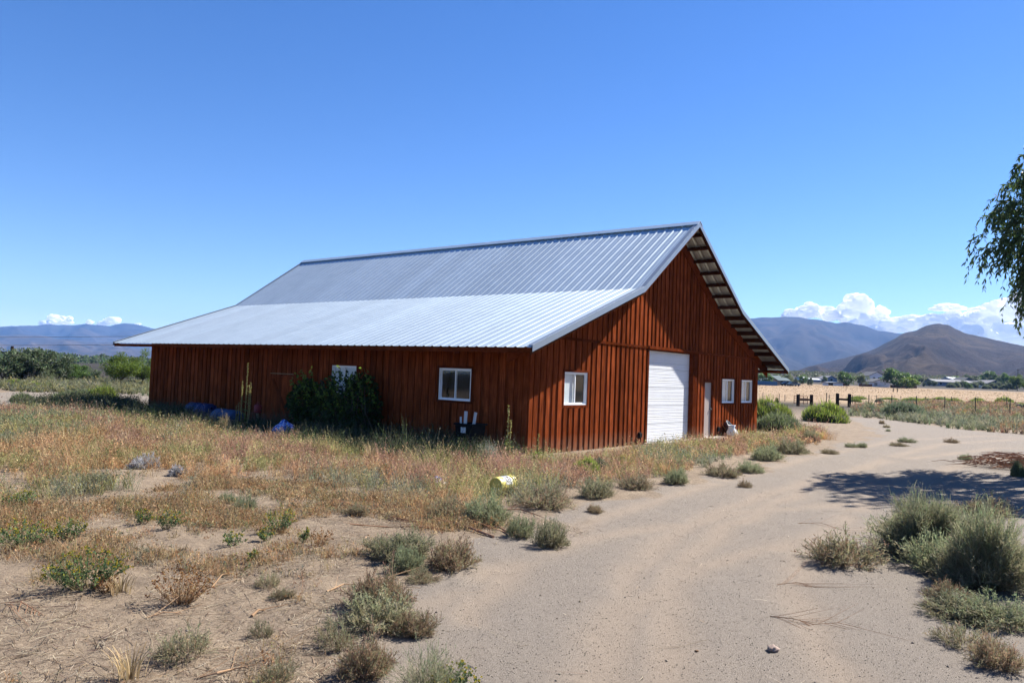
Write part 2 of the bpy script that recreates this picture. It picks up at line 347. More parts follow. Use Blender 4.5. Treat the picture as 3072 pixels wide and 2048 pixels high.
# ------------------------------------------------------------------ ground sheet (near-dense polar grid round the viewpoint)
def build_ground():
    a0 = math.atan2(_fw[1], _fw[0])
    ang = np.concatenate([np.linspace(-.95, .95, 520), np.linspace(.95, 2*math.pi-.95, 130)[1:-1]])+a0
    rad = np.concatenate([np.linspace(.4, 3.2, 8), np.geomspace(3.3, 90, 250), np.geomspace(93, 9000, 60)])
    A, Rr = np.meshgrid(ang, rad); X = CX+np.cos(A)*Rr; Y = CY+np.sin(A)*Rr
    Zz = terr(X, Y); na, nr = len(ang), len(rad)
    dv = drive(X, Y); rr = Rr
    lat = np.sin(a0-A)
    zr = sm(-.35, .35, dv)
    field = sm(70, 90, rr)*sm(.12, .2, lat)*(np.cos(A-a0) > 0)*(1-sm(262, 290, rr))
    weed = 1-sm(45, 75, rr)*(1-sm(-.3, .3, dv))
    trk = (tracks(X, Y)*(rr < 120)).reshape(-1, 1)*np.ones((1, 3))
    zone = np.stack([zr*(1-sm(200, 400, rr)), field, weed], -1).reshape(-1, 3)
    V = np.stack([X, Y, Zz], -1).reshape(-1, 3)
    i, j = np.meshgrid(np.arange(nr-1), np.arange(na), indexing='ij'); j2 = (j+1) % na
    q = np.stack([i*na+j, (i+1)*na+j, (i+1)*na+j2, i*na+j2], -1)
    dc = (dv[:-1]+dv[1:])/2; rc = (rr[:-1]+rr[1:])/2; isd = ((dc > 0) & (rc < 160))
    def sub(mask, name, label):
        fq = q[mask]; u, inv = np.unique(fq.ravel(), return_inverse=True)
        me = npmesh(name, V[u], inv.reshape(-1, 4), smooth=True, extra=[('zone', zone[u]), ('track', trk[u])])
        tag(meshobj(name, me, M['ground']), label, None, None, 'structure')
    sub(~isd, 'ground', 'sandy weedy ground around the barn running out to the hills')
    sub(isd, 'driveway', 'pale gravel and sand driveway curving past the barn')
    k = len(ang); me = npmesh('ground_patch', np.vstack([[[CX, CY, Zz[0].mean()]], V[:k]]),
        np.array([[0, 1+a, 1+(a+1) % k] for a in range(k)]), smooth=True, extra=[('zone', np.tile([[1., 0, 1]], (k+1, 1)))])
    tag(meshobj('ground_patch', me, M['ground']), 'sandy ground underfoot', None, None, 'structure')
build_ground()

# ------------------------------------------------------------------ mountains
def mountain(name, label, pts, dist, front, back, amp, mat, seed, gs=260., n=420, rows=70, pw=1.5, base_h=0., jag=1.):
    px = np.linspace(pts[0][0], pts[-1][0], n); py = np.interp(px, [p[0] for p in pts], [p[1] for p in pts])
    py = py + (fbm(px*.035, px*0, 4, seed+3)-.5)*5*jag
    dr = F_[None]+R_[None]*((px-1536)/FPX)[:, None]-U_[None]*((py-1024)/FPX)[:, None]
    hz = np.hypot(dr[:, 0], dr[:, 1]); ch = CZ+dr[:, 2]/hz*dist; ux = dr[:, 0]/hz; uy = dr[:, 1]/hz
    u = np.concatenate([np.linspace(0, 1, rows), 1+np.linspace(0, 1, 12)[1:]])
    rad = np.where(u <= 1, dist-front*(1-u), dist+back*(u-1)); U2 = u[:, None]
    X = CX+ux[None]*rad[:, None]; Y = CY+uy[None]*rad[:, None]
    arc = (np.unwrap(np.arctan2(uy, ux))*dist)[None]+0*U2; wr = (fbm(X/gs*.5, Y/gs*.5, 3, seed)-.5)*gs*1.4
    rid = 1-np.abs(2*fbm((arc+wr)/gs, rad[:, None]/gs*.33, 5, seed+7)-1)
    rid2 = 1-np.abs(2*fbm((arc+wr)/gs*3.3, rad[:, None]/gs*1.1, 3, seed+17)-1)
    sh = np.where(U2 <= 1, np.clip(U2, 0, 1)**pw, 1-.75*(U2-1)); win = np.where(U2 <= 1, np.sin(np.clip(U2, 0, 1)*math.pi)**.8, .3)
    H = base_h+(ch[None]-base_h)*sh+amp*win*((rid-.72)*1.5+(rid2-.72)*.45)
    lim = CZ+(ch[None]-CZ)*(rad[:, None]/dist)-1.5*(1-np.clip(U2, 0, 1))*amp*.05
    H = np.where(U2 < 1, np.minimum(H, lim), H); H[0] = np.minimum(H[0], base_h)-25
    V = np.stack([X, Y, H], -1).reshape(-1, 3); nr = len(u)
    i, j = np.meshgrid(np.arange(nr-1), np.arange(n-1), indexing='ij')
    q = np.stack([i*n+j, i*n+j+1, (i+1)*n+j+1, (i+1)*n+j], -1).reshape(-1, 4)
    tag(meshobj(name, npmesh(name, V, q, smooth=True), mat), label, None, None, 'structure')
mm_hill = mount_mat('bare_brown_hill', ((.045, .032, .028), (.062, .046, .037), (.115, .085, .056)), .006, (.024, .02, .019), .035)
mm_far = mount_mat('distant_mountain', ((.035, .033, .034), (.052, .044, .041), (.085, .068, .056)), .0016, (.013, .018, .02), .007)
mountain('hill', 'brown treeless hill with a rounded peak on the right', [(2180, 1150), (2300, 1140), (2367, 1116), (2430, 1098), (2497, 1082), (2560, 1067), (2600, 1056), (2640, 1038), (2660, 1027),
    (2708, 1001), (2749, 990), (2778, 977), (2815, 970), (2845, 974), (2867, 987), (2893, 999), (2941, 1010), (3004, 1023), (3072, 1037), (3250, 1058), (3500, 1100), (3900, 1150)],
    1800, 1150, 900, 32, mm_hill, 21, gs=190, pw=1.35, base_h=8)
mountain('foothill', 'tan foothill behind the barn eave', [(1900, 1090), (2200, 1040), (2300, 1050), (2345, 1065), (2385, 1082), (2425, 1101), (2500, 1135)], 3000, 1000, 500, 22, mm_far, 5, n=160, rows=40, base_h=10)
mountain('mountain', 'long blue-brown mountain behind the hill', [(1500, 1060), (1900, 1000), (2230, 955), (2260, 954), (2348, 950), (2400, 952), (2441, 957), (2508, 969), (2541, 967), (2593, 975), (2634, 993), (2700, 999), (2760, 1004), (2900, 1050), (3072, 1110), (3400, 1150)],
    4600, 1900, 900, 120, mm_far, 31, gs=520, pw=1.25, base_h=15)
mountain('mountain', 'hazy blue mountain range along the left horizon', [(-1500, 940), (-900, 975), (-300, 985), (0, 981), (40, 978), (60, 977), (100, 977), (150, 972), (180, 974), (215, 976), (255, 971), (290, 974), (330, 977), (345, 973), (368, 969), (400, 971), (430, 979), (470, 986), (700, 992), (1100, 1010), (1600, 1060), (1900, 1100)],
    6400, 1600, 1400, 170, mm_far, 41, gs=700, pw=1.1, base_h=-10, n=520)
mountain('foothill', 'pale brown foothills below the left range', [(-1500, 1030), (-500, 1010), (0, 1006), (60, 1004), (135, 1008), (160, 1016), (215, 1017), (260, 1026), (330, 1027), (400, 1044), (480, 1052), (800, 1068), (1300, 1100)],
    4700, 1900, 900, 62, mount_mat('pale_foothill', ((.06, .048, .042), (.09, .07, .056), (.14, .105, .08)), .003, (.03, .033, .028), .01), 51, gs=420, pw=1.3, base_h=-6)

# ------------------------------------------------------------------ haze
_hz = MB().box(-7600, 7600, -7600, 7600, -60, 470)
hzo = _hz.build('haze', None); tag(hzo, 'thin blue air between the barn and the mountains', None, None, 'stuff')
hm = bpy.data.materials.new('haze'); hm.use_nodes = True; hn = hm.node_tree; hn.nodes.clear()
ho = hn.nodes.new('ShaderNodeOutputMaterial'); hv_ = hn.nodes.new('ShaderNodeVolumePrincipled'); hn.links.new(hv_.outputs[0], ho.inputs['Volume'])
hv_.inputs['Color'].default_value = (.24, .48, 1, 1); hv_.inputs['Density'].default_value = .00010; hv_.inputs['Anisotropy'].default_value = .0
hzo.data.materials.append(hm)

# ------------------------------------------------------------------ clouds
def cloudmat():
    m, n, b, o = newmat('cloud_vapour'); n.nodes.remove(b)
    d = nd(n, 'ShaderNodeBsdfDiffuse'); d.inputs[0].default_value = (1, 1, 1, 1)
    t = nd(n, 'ShaderNodeBsdfTranslucent'); t.inputs[0].default_value = (1, 1, 1, 1)
    mx = nd(n, 'ShaderNodeMixShader'); mx.inputs[0].default_value = .56; n.links.new(d.outputs[0], mx.inputs[1]); n.links.new(t.outputs[0], mx.inputs[2])
    lw = nd(n, 'ShaderNodeLayerWeight', i_Blend=.5); g = n.nodes.new('ShaderNodeNewGeometry'); f = noise(n, g.outputs['Position'], .012, 6, .7)
    ad = nd(n, 'ShaderNodeMath', operation='MULTIPLY_ADD'); n.links.new(f, ad.inputs[0]); ad.inputs[1].default_value = .9; n.links.new(lw.outputs['Facing'], ad.inputs[2])
    r = ramp(n, ad.outputs[0], [(.0, (0, 0, 0)), (.93, (0, 0, 0)), (1.0, (1, 1, 1))])
    sb = nd(n, 'ShaderNodeMath', operation='SUBTRACT'); n.links.new(ad.outputs[0], sb.inputs[0]); sb.inputs[1].default_value = .25; n.links.new(sb.outputs[0], r.inputs[0])
    tr = nd(n, 'ShaderNodeBsdfTransparent'); m2 = nd(n, 'ShaderNodeMixShader'); n.links.new(r.outputs[0], m2.inputs[0]); n.links.new(mx.outputs[0], m2.inputs[1]); n.links.new(tr.outputs[0], m2.inputs[2])
    n.links.new(m2.outputs[0], o.inputs[0]); return m
M['cloud'] = cloudmat()
import bmesh
_bm = bmesh.new(); bmesh.ops.create_icosphere(_bm, subdivisions=3, radius=1)
ICO = np.array([v.co[:] for v in _bm.verts]); ICOF = np.array([[v.index for v in f.verts] for f in _bm.faces]); _bm.free()
def cloud(label, blobs, seed, dist=11000):
    rs = np.random.default_rng(seed); V = []; Fs = []; nb = 0
    for (px, py, rx, ry) in blobs:
        for k in range(15):
            a = rs.uniform(0, 6.28); q = rs.uniform(.25, .98) if k else 0
            cx = px+rx*q*math.cos(a); cy = py+ry*q*math.sin(a)*.9; s = .9 if k == 0 else rs.uniform(.22, .5)
            d = ray(cx, cy); d = d/np.hypot(d[0], d[1]); c = C_+d*(dist+rs.uniform(-200, 200)); k_ = dist/FPX
            P = ICO*1.0; nz = fbm(P[:, 0]*1.7+P[:, 2]*1.3+rs.uniform(0, 99), P[:, 1]*1.7-P[:, 2]*1.1+rs.uniform(0, 99), 4, seed)
            P = P*(1+(nz-.5)*.75)[:, None]
            W = c[None]+R_[None]*(P[:, :1]*rx*s*k_)+U_[None]*(P[:, 1:2]*ry*s*k_)+_fw[None]*(P[:, 2:3]*rx*s*k_*.7)
            V.append(W); Fs.append(ICOF[:, ::-1]+nb); nb += len(W)
    o = tag(meshobj('cloud', npmesh('cloud', np.vstack(V), np.vstack(Fs), smooth=True), M['cloud']), label, None, None, 'structure')
    md = o.modifiers.new('merge', 'REMESH'); md.mode = 'VOXEL'; md.voxel_size = 9; md.use_smooth_shade = True
cloud('white cumulus puff left of the tall cloud above the long mountain', [(2395, 945, 36, 20), (2430, 932, 34, 22), (2470, 940, 40, 22), (2500, 946, 30, 16)], 3)
cloud('tall heaped white cumulus cloud above the long mountain', [(2540, 935, 36, 30), (2580, 915, 44, 34), (2560, 945, 50, 26), (2620, 945, 34, 24), (2645, 935, 20, 16), (2600, 960, 60, 22)], 4)
cloud('low bank of white cloud behind the hill peak', [(2650, 975, 50, 24), (2700, 975, 50, 24), (2740, 965, 44, 20), (2790, 968, 50, 24), (2850, 962, 44, 22), (2900, 975, 60, 30)], 5)
cloud('small flat white cloud floating above the hill peak', [(2810, 926, 22, 7), (2840, 921, 34, 11), (2872, 925, 26, 8)], 6)
cloud('broad white cloud mass at the right edge behind the tree', [(2935, 955, 50, 26), (2975, 935, 40, 26), (3020, 920, 46, 28), (3060, 930, 50, 40), (2990, 985, 70, 34), (3060, 1000, 80, 40), (3150, 960, 90, 60), (3240, 1000, 80, 50), (2925, 930, 22, 8)], 7)
cloud('small white cloud at far left over the blue range', [(140, 968, 22, 9), (165, 958, 24, 14), (190, 962, 26, 13), (208, 955, 12, 7)], 8)
cloud('tiny white cloud puff between the two left clouds', [(268, 966, 11, 7)], 9)
cloud('white cloud above the second peak of the left range', [(312, 970, 20, 8), (335, 962, 22, 12), (352, 960, 12, 9)], 10)
cloud('faint wisp of cloud right of the left clouds', [(414, 972, 11, 4)], 12)

# ------------------------------------------------------------------ BARN
WL, LL, Y0, Y1 = 14.25, 17.33, -.785, 18.17
RP = [(-1.0, 2.40), (3.87, 4.21), (7.12, 6.50), (10.66, 4.21), (15.36, 2.40)]
def rz(x): return float(np.interp(x, [p[0] for p in RP], [p[1] for p in RP]))
barn = thing('barn', 'long rust-red board and batten barn with a pale ribbed metal roof', 'barn', (0, 0, 0))
F_OPEN = [(5.66, 8.60, -1, 2.69), (9.52, 10.20, -1, 1.83), (1.40, 2.44, 1.11, 1.92), (10.94, 12.02, 1.12, 1.94), (12.67, 13.72, 1.12, 1.94)]
S_OPEN = [(1.72, 2.79, 1.11, 1.90), (5.91, 6.96, 1.08, 1.87)]
def pieces(a, b, z0, z1, opens):
    "rectangles of [a,b]x[z0,z1] left outside the openings"
    R = [(a, b, z0, z1)]
    for (oa, ob, za, zb) in opens:
        N = []
        for (p, q, u, v) in R:
            if q <= oa or p >= ob or v <= za or u >= zb: N.append((p, q, u, v)); continue
            if u < za: N.append((p, q, u, za))
            if v > zb: N.append((p, q, zb, v))
            if p < oa: N.append((p, oa, max(u, za), min(v, zb)))
            if q > ob: N.append((ob, q, max(u, za), min(v, zb)))
        R = N
    return [r for r in R if r[1]-r[0] > .02 and r[3]-r[2] > .03]
def grow(op, d): return [(a-d, b+d, za-d if za > 0 else za, zb+d) for a, b, za, zb in op]
def front_piece(p, q, u, v, y0, y1, top):
    m = MB()
    if top: t0, t1 = rz(p)-.045, rz(q)-.045
    else: t0 = t1 = v
    return m.hexa([(p, y0, u), (q, y0, u), (q, y1, u), (p, y1, u), (p, y0, t0), (q, y0, t0), (q, y1, t1) if 0 else (q, y1, t1), (p, y1, t0)] if not top else
                  [(p, y0, u), (q, y0, u), (q, y1, u), (p, y1, u), (p, y0, t0), (q, y0, t1), (q, y1, t1), (p, y1, t0)])
# sheathing (one mesh per side) carrying the boards
def sheath_front(y0, y1, opens, name='wall'):
    m = MB(); xs = sorted(set([0, WL]+[p[0] for p in RP if 0 < p[0] < WL]+[o[0] for o in opens]+[o[1] for o in opens]))
    for a, b in zip(xs[:-1], xs[1:]):
        tops = rz(a)-.06, rz(b)-.06
        for (p, q, u, v) in pieces(a, b, -.15, 20, opens):
            if v > 19: m.hexa([(p, y0, u), (q, y0, u), (q, y1, u), (p, y1, u), (p, y0, tops[0]), (q, y0, tops[1]), (q, y1, tops[1]), (p, y1, tops[0])])
            else: m.box(p, q, y0, y1, u, v)
    return m.build(name, M['redtrim'], barn)
wall_f = sheath_front(.022, .12, F_OPEN)
m = MB()
for a, b in zip([0]+[o[i] for o in S_OPEN for i in (0, 1)], [o[i] for o in S_OPEN for i in (0, 1)]+[LL]):
    for (p, q, u, v) in pieces(a+.1206 if a == 0 else a, b-.1 if b == LL else b, -.15, rz(0)-.07, S_OPEN): m.box(.022, .12, p, q, u, v)
wall_s = m.build('wall', M['redtrim'], barn)
wall_b = sheath_front(LL-.1, LL-.002, [], 'wall')
MB().box(WL-.10, WL, .1206, LL-.1006, -.15, rz(WL)-.07).build('wall', M['redtrim'], barn)
TRIMZ0, TRIMZ1 = 2.695, 2.76
pitch = WL/58
rb = random.Random(4)
def fb(p, q, u, v, y0, y1, name, parent):
    top = v > 19
    if top and u < 2.8: u = TRIMZ1-.01 if u > 2.6 else u
    xs = [p]+[r[0] for r in RP if p+.01 < r[0] < q-.01]+[q]
    for a, b in zip(xs[:-1], xs[1:]): front_piece(a, b, u, v, y0, y1, top).build(name, M['red'], parent)
for k in range(58):                                                   # gable wall: recessed boards and proud battens
    a, b = k*pitch, (k+1)*pitch
    for (p, q, u, v) in pieces(a+.003, b-.003, -.12, TRIMZ0, F_OPEN):
        if rz((p+q)/2)-.06 > u: fb(p, q, u, min(v, rz(min(p, q))-.05), rb.uniform(-.003, .003), .0215, 'board', wall_f)
    if rz((a+b)/2) > TRIMZ1+.2: fb(a+.003, b-.003, TRIMZ1-.005, 20, rb.uniform(-.003, .003), .0215, 'board', wall_f)
for k in range(59):
    c = min(max(k*pitch+rb.uniform(-.012, .012), .07), WL-.07); hw = rb.uniform(.058, .082)
    th = rb.uniform(.026, .0300)
    for (p, q, u, v) in pieces(c-hw, c+hw, -.10, TRIMZ0-.002, grow(F_OPEN, .055)):
        fb(p, q, u, min(v, rz(min(p, q))-.05), -th, -.0045, 'batten', wall_f)
    if rz(c) > TRIMZ1+.2: fb(c-hw, c+hw, TRIMZ1-.004, 20, -th, -.0045, 'batten', wall_f)
ns = 70; ps = LL/ns
zt = rz(0)-.30
_sh = {}
def sidepiece(p, q, u, v, x0, x1, name):
    key = (round(q-p, 4), round(u, 3), round(v, 3), round(x0, 3), round(x1, 3))
    if key not in _sh: _sh[key] = MB().box(x0, x1, 0, q-p, u, v).build(name, M['red'], wall_s)
    else:
        o = _sh[key].copy(); col.objects.link(o); _sh[key+('n',)] = o; o.location = (0, p, 0); return o
    _sh[key].location = (0, p, 0); return _sh[key]
ZT = rz(0)-.05
for k in range(ns):
    for (p, q, u, v) in pieces(k*ps+.003+(.0 if k else .0), (k+1)*ps-.003, -.12, ZT, S_OPEN):
        sidepiece(p, q, u, v, rb.choice([-.002, 0, .002]), .0215, 'board')
for k in range(ns):
    c = k*ps+(.08 if k == 0 else rb.choice([-.01, 0, .01])); hw = rb.choice([.062, .07, .078])
    for (p, q, u, v) in pieces(c-hw+(0 if k else .0), c+hw, -.10, ZT, grow(S_OPEN, .055)):
        sidepiece(max(p, -.004), q, u, v, -.026, -.0045, 'batten')
# horizontal ledger across the gable and trims
_l0 = np.interp(2.80, [2.40, 4.21], [-1, 3.87]); 
MB().box(.08, 5.63, -.050, -.0305, TRIMZ0, TRIMZ1).build('ledger_board', M['redtrim'], barn)
MB().box(5.60, 8.90, -.075, -.0305, TRIMZ0+.0, TRIMZ1+.02).build('ledger_board', M['redtrim'], barn)
MB().box(8.93, 14.1, -.050, -.0305, TRIMZ0, TRIMZ1).build('ledger_board', M['redtrim'], barn)
# ---- roof
def L2(a, b, n0, n1, y0, y1, m, vert=False):
    "slab following the slope a->b, from offset n0 to n1 along the normal (or straight down)"
    ax, az = a; bx, bz = b; l = math.hypot(bx-ax, bz-az); nx, nz = -(bz-az)/l, (bx-ax)/l
    if nz < 0: nx, nz = -nx, -nz
    if vert: nx, nz = 0, 1
    m.hexa([(ax+nx*n0, y0, az+nz*n0), (bx+nx*n0, y0, bz+nz*n0), (bx+nx*n0, y1, bz+nz*n0), (ax+nx*n0, y1, az+nz*n0),
            (ax+nx*n1, y0, az+nz*n1), (bx+nx*n1, y0, bz+nz*n1), (bx+nx*n1, y1, bz+nz*n1), (ax+nx*n1, y1, az+nz*n1)])
m = MB().box(7.09, 7.15, Y0+.06, Y1-.06, 6.30, 6.42)
roof = m.build('roof', M['brown'], barn)
for i in range(4):
    a, b = RP[i], RP[i+1]; m = MB()
    L2(a, b, .036, .042, Y0-.02, Y0+.10, m); L2(a, b, -.105, .041, Y0-.026, Y0-.0205, m, True)
    m.build('rake_flashing', M['flash'], roof); m = MB()
    L2(a, b, .036, .042, Y1-.10, Y1+.02, m); L2(a, b, -.105, .041, Y1+.0205, Y1+.026, m, True); m.build('rake_flashing', M['flash'], roof)
NP = 23; pw = (Y1-Y0)/NP
def panel_mesh(lo, hi, ext_lo, lift, name):
    lx, lz = lo; hx, hz = hi; l = math.hypot(hx-lx, hz-lz); dx, dz = (hx-lx)/l, (hz-lz)/l; nx, nz = -dz, dx
    if nz < 0: nx, nz = -nx, -nz
    prof = []
    for k in range(3):
        o = k*pw/3; g = pw/3
        prof += [(o, 0), (o+g*.5-.052, 0), (o+g*.5-.015, .017), (o+g*.5+.015, .017), (o+g*.5+.052, 0)]
        if k < 3: prof += [(o+g*.86, 0), (o+g*.90, .004), (o+g*.94, 0)]
    prof.append((pw+.0, .001)); s0, s1 = -ext_lo, l
    V = []; n = len(prof)
    for (s, lf) in ((s0, lift), (s1, 0)):
        for dn in (0, -.007):
            for (y, h) in prof: V.append((lx+dx*s+nx*(h+dn+lf), y, lz+dz*s+nz*(h+dn+lf)))
    Fq = []
    for i in range(n-1):
        Fq += [(i, i+1, 2*n+i+1, 2*n+i), (n+i, 3*n+i, 3*n+i+1, n+i+1), (i, n+i, n+i+1, i+1), (2*n+i, 2*n+i+1, 3*n+i+1, 3*n+i)]
    me = bpy.data.meshes.new(name); me.from_pydata(V, [], Fq); me.update(); me.materials.append(M['roof']); return me
def screws(lo, hi):
    lx, lz = lo; hx, hz = hi; l = math.hypot(hx-lx, hz-lz); dx, dz = (hx-lx)/l, (hz-lz)/l; nx, nz = -dz, dx
    if nz < 0: nx, nz = -nx, -nz
    V = []; Fs = []; rows = int(l/.6)
    for r in range(rows+1):
        s = .12+(l-.24)*r/rows
        for k in range(int(NP*3)):
            y = Y0+(k+.5)*pw/3+.052; b = len(V); e = .009
            for a, c, h in ((-e, -e, .0), (e, -e, .0), (e, e, .0), (-e, e, .0), (0, 0, .012)):
                V.append((lx+dx*(s+a)+nx*h, y+c, lz+dz*(s+a)+nz*h))
            Fs += [(b, b+1, b+4), (b+1, b+2, b+4), (b+2, b+3, b+4), (b+3, b, b+4)]
    me = bpy.data.meshes.new('roof_screw'); me.from_pydata(V, [], Fs); me.update(); o = meshobj('roof_screw', me, M['greymetal'], roof); o['kind'] = 'stuff'
for lo, hi, e, lf in ((RP[0], RP[1], .03, 0), (RP[1], RP[2], .07, .016), (RP[3], RP[2], .07, .016), (RP[4], RP[3], .03, 0)):
    me = panel_mesh(lo, hi, e, lf, 'roof_panel'); screws(lo, hi)
    for k in range(NP):
        o = bpy.data.objects.new('roof_panel', me); link(o, roof); o.location = (0, Y0+k*pw, 0)
m = MB(); rx, rzz = RP[2]
sl_ = (6.50-4.21)/3.25; sr_ = (6.50-4.21)/3.54
m.prism([(rx, rzz+.075), (rx-.17, rzz+.075-.17*sl_), (rx-.172, rzz+.058-.17*sl_), (rx, rzz+.062), (rx+.172, rzz+.058-.17*sr_), (rx+.17, rzz+.075-.17*sr_)], Y0-.035, Y1+.035)
m.build('ridge_cap', M['roof'], roof)
# purlins and rafters under the gable overhang
def along(a, b, t): return (a[0]+(b[0]-a[0])*t, a[1]+(b[1]-a[1])*t)
def purlin(a, b, t, dep, th=.042):
    l = math.hypot(b[0]-a[0], b[1]-a[1]); dx, dz = (b[0]-a[0])/l, (b[1]-a[1])/l
    if dx < 0: dx, dz = -dx, -dz
    nx, nz = -dz, dx; c = along(a, b, t); m = MB(); q = []
    for (s, n) in ((-th/2, -dep), (th/2, -dep), (th/2, -.012), (-th/2, -.012)): q.append((c[0]+dx*s+nx*n, c[1]+dz*s+nz*n))
    m.prism(q, Y0+.052, -.032).build('purlin', M['brown'], roof)
for t in np.linspace(.10, .93, 7): purlin(RP[2], RP[3], t, .13); purlin(RP[2], RP[1], t, .13)
for t in [.075, .195, .315, .435, .555, .675, .845]: purlin(RP[3], RP[4], t, .15, .05); purlin(RP[1], RP[0], t, .13)
for (a, b) in ((RP[0], RP[1]), (RP[1], RP[2]), (RP[2], RP[3]), (RP[3], RP[4])):
    m = MB(); L2(a, b, -.17, -.015, Y0+.005, Y0+.045, m, True); m.build('rafter', M['brown'], roof)
    a2 = (max(a[0], -.9), rz(max(a[0], -.9))); b2 = (min(b[0], 15.2), rz(min(b[0], 15.2)))
    m = MB(); L2(a2, b2, -.40, -.02, -.030-.02, -.0306, m, True); m.build('rafter', M['redtrim'], roof)
MB().box(-.985, -.945, Y0+.05, Y1-.05, 2.275, 2.368).build('fascia', M['redtrim'], roof)
MB().box(15.30, 15.34, Y0+.05, Y1-.05, 2.25, 2.368).build('fascia', M['redtrim'], roof)
MB().box(14.30, 15.29, -.10, -.06, 2.27, 2.33).build('lookout', M['brown'], roof)
MB().box(14.27, 15.29, Y0+.055, -.11, 2.285, 2.30).build('soffit', M['redtrim'], roof)
# ---- windows
def window(side, a, b, z0, z1, blind_l, blind_r, drop=1.0):
    "sliding window in the gable (side 'f') or long wall (side 's')"
    def T(m, nm, mat, parent):
        if side == 's': m.v = [(y, x, z) for x, y, z in m.v]; m.f = [f[::-1] for f in m.f]
        return m.build(nm, mat, parent)
    def ring(m, a, b, z0, z1, w, y0, y1):
        m.box(a, b, y0, y1, z1-w, z1).box(a, b, y0, y1, z0, z0+w).box(a, a+w, y0, y1, z0+w, z1-w).box(b-w, b, y0, y1, z0+w, z1-w); return m
    win = T(ring(MB(), a+.002, b-.002, z0+.002, z1-.002, .028, -.018, .07), 'window', M['vinyl'], barn)
    T(ring(MB(), a-.055, b+.055, z0-.055, z1+.055, .053, -.036, -.0305), 'trim', M['redtrim'], win)
    mid = (a+b)/2
    T(ring(MB(), a+.03, mid+.018, z0+.03, z1-.03, .028, .004, .026), 'sash', M['vinyl'], win)
    T(ring(MB(), mid-.018, b-.03, z0+.03, z1-.03, .028, .028, .050), 'sash', M['vinyl'], win)
    T(MB().box(a+.058, mid-.01, .013, .017, z0+.058, z1-.058), 'pane', M['glass'], win)
    T(MB().box(mid+.01, b-.058, .037, .041, z0+.058, z1-.058), 'pane', M['glass'], win)
    T(MB().box(a-.1, b+.1, .45, .46, z0-.1, z1+.1).box(a-.1, b+.1, .125, .45, z0-.11, z0-.1).box(a-.1, b+.1, .125, .45, z1+.1, z1+.11).box(a-.11, a-.1, .125, .46, z0-.1, z1+.1).box(b+.1, b+.11, .125, .46, z0-.1, z1+.1), 'room', M['dark'], win)
    for on, p, q in ((blind_l, a+.04, mid), (blind_r, mid, b-.04)):
        if not on: continue
        m = MB(); n = 30; zz0 = z1-.04-(z1-z0-.08)*drop*on
        n = int((z1-.04-zz0)/.026)
        for k in range(n):
            z = zz0+k*.026; m.hexa([(p, .062, z), (q, .062, z), (q, .085, z+.004), (p, .085, z+.004), (p, .064, z+.022), (q, .064, z+.022), (q, .087, z+.026), (p, .087, z+.026)])
        T(m, 'blind', M['blind'], win)
    return win
window('f', 1.40, 2.44, 1.11, 1.92, 1, 0)
window('f', 10.94, 12.02, 1.12, 1.94, 1, .0)
window('f', 12.67, 13.72, 1.12, 1.94, 1, .0)
window('s', 1.72, 2.79, 1.11, 1.90, 0, 0)
window('s', 5.91, 6.96, 1.08, 1.87, .55, .9)
# ---- garage door
gx0, gx1 = 5.66, 8.60
m = MB().box(gx0, gx0+.02, -.0305, .115, -.05, 2.688).box(gx1-.02, gx1, -.0305, .115, -.05, 2.688).box(gx0+.02, gx1-.02, -.0305, .115, 2.665, 2.688)
gdf = m.build('door_frame', M['redtrim'], barn)
MB().box(gx1+.002, gx1+.30, -.046, -.0305, -.08, TRIMZ0-.003).build('trim_board', M['redtrim'], barn)
MB().box(gx0-.10, gx0-.002, -.040, -.0305, -.08, TRIMZ0-.003).build('trim_board', M['redtrim'], barn)
gd = MB().box(gx0+.021, gx1-.021, .118, .135, -.04, 2.664).build('garage_door', M['white'], barn)
sh = 2.664/5
def section(h):
    prof = [(0, .02), (.006, .0)]; z = .012
    groove = lambda c, d, w: [(c-w, 0), (c, d), (c+w, 0)]
    for c, d, w_ in ((.075, .005, .012), (.115, .005, .012), (.180, .016, .012), (.235, .005, .012), (.275, .005, .012), (.36, .004, .012), (.44, .005, .012), (.48, .005, .012)): prof += groove(c, d, w_)
    prof += [(h-.006, 0), (h, .02)]
    V = []
    for x in (gx0+.022, gx1-.022):
        for z, y in prof: V.append((x, .092+y, z))
        V += [(x, .117, h), (x, .117, 0)]
    n = len(prof)+2; Fq = [(i, n+i, n+(i+1) % n, (i+1) % n) for i in range(n)]+[tuple(range(n)), tuple(range(2*n-1, n-1, -1))]
    me = bpy.data.meshes.new('panel'); me.from_pydata(V, [], Fq); me.update(); me.materials.append(M['white']); return me
sm_ = section(sh-.002)
for k in range(5):
    o = bpy.data.objects.new('panel', sm_); link(o, gd); o.location = (0, 0, k*sh)
# ---- personnel door
dr_ = MB().box(9.55, 10.17, .03, .07, .03, 1.80).build('door', M['mandoor'], barn)
MB().box(9.52, 9.548, -.028, .10, -.02, 1.828).box(10.172, 10.20, -.028, .10, -.02, 1.828).box(9.548, 10.172, -.028, .10, 1.802, 1.828).build('frame', M['redtrim'], dr_)
MB().box(9.45, 9.518, -.034, -.0305, -.04, 1.90).box(10.202, 10.27, -.034, -.0305, -.04, 1.90).box(9.45, 10.27, -.038, -.0345, 1.832, 1.90).build('trim', M['redtrim'], dr_)
MB().box(9.53, 10.19, -.07, .028, -.01, .026).build('sill', M['white'], dr_)
MB().lathe([(0, -.03), (.028, -.028), (.03, -.012), (.012, 0), (.012, .03)], 10).xf(Matrix.Translation((10.08, .0, .92)) @ Matrix.Rotation(math.radians(-90), 4, 'X')).build('handle', M['greymetal'], dr_, True)
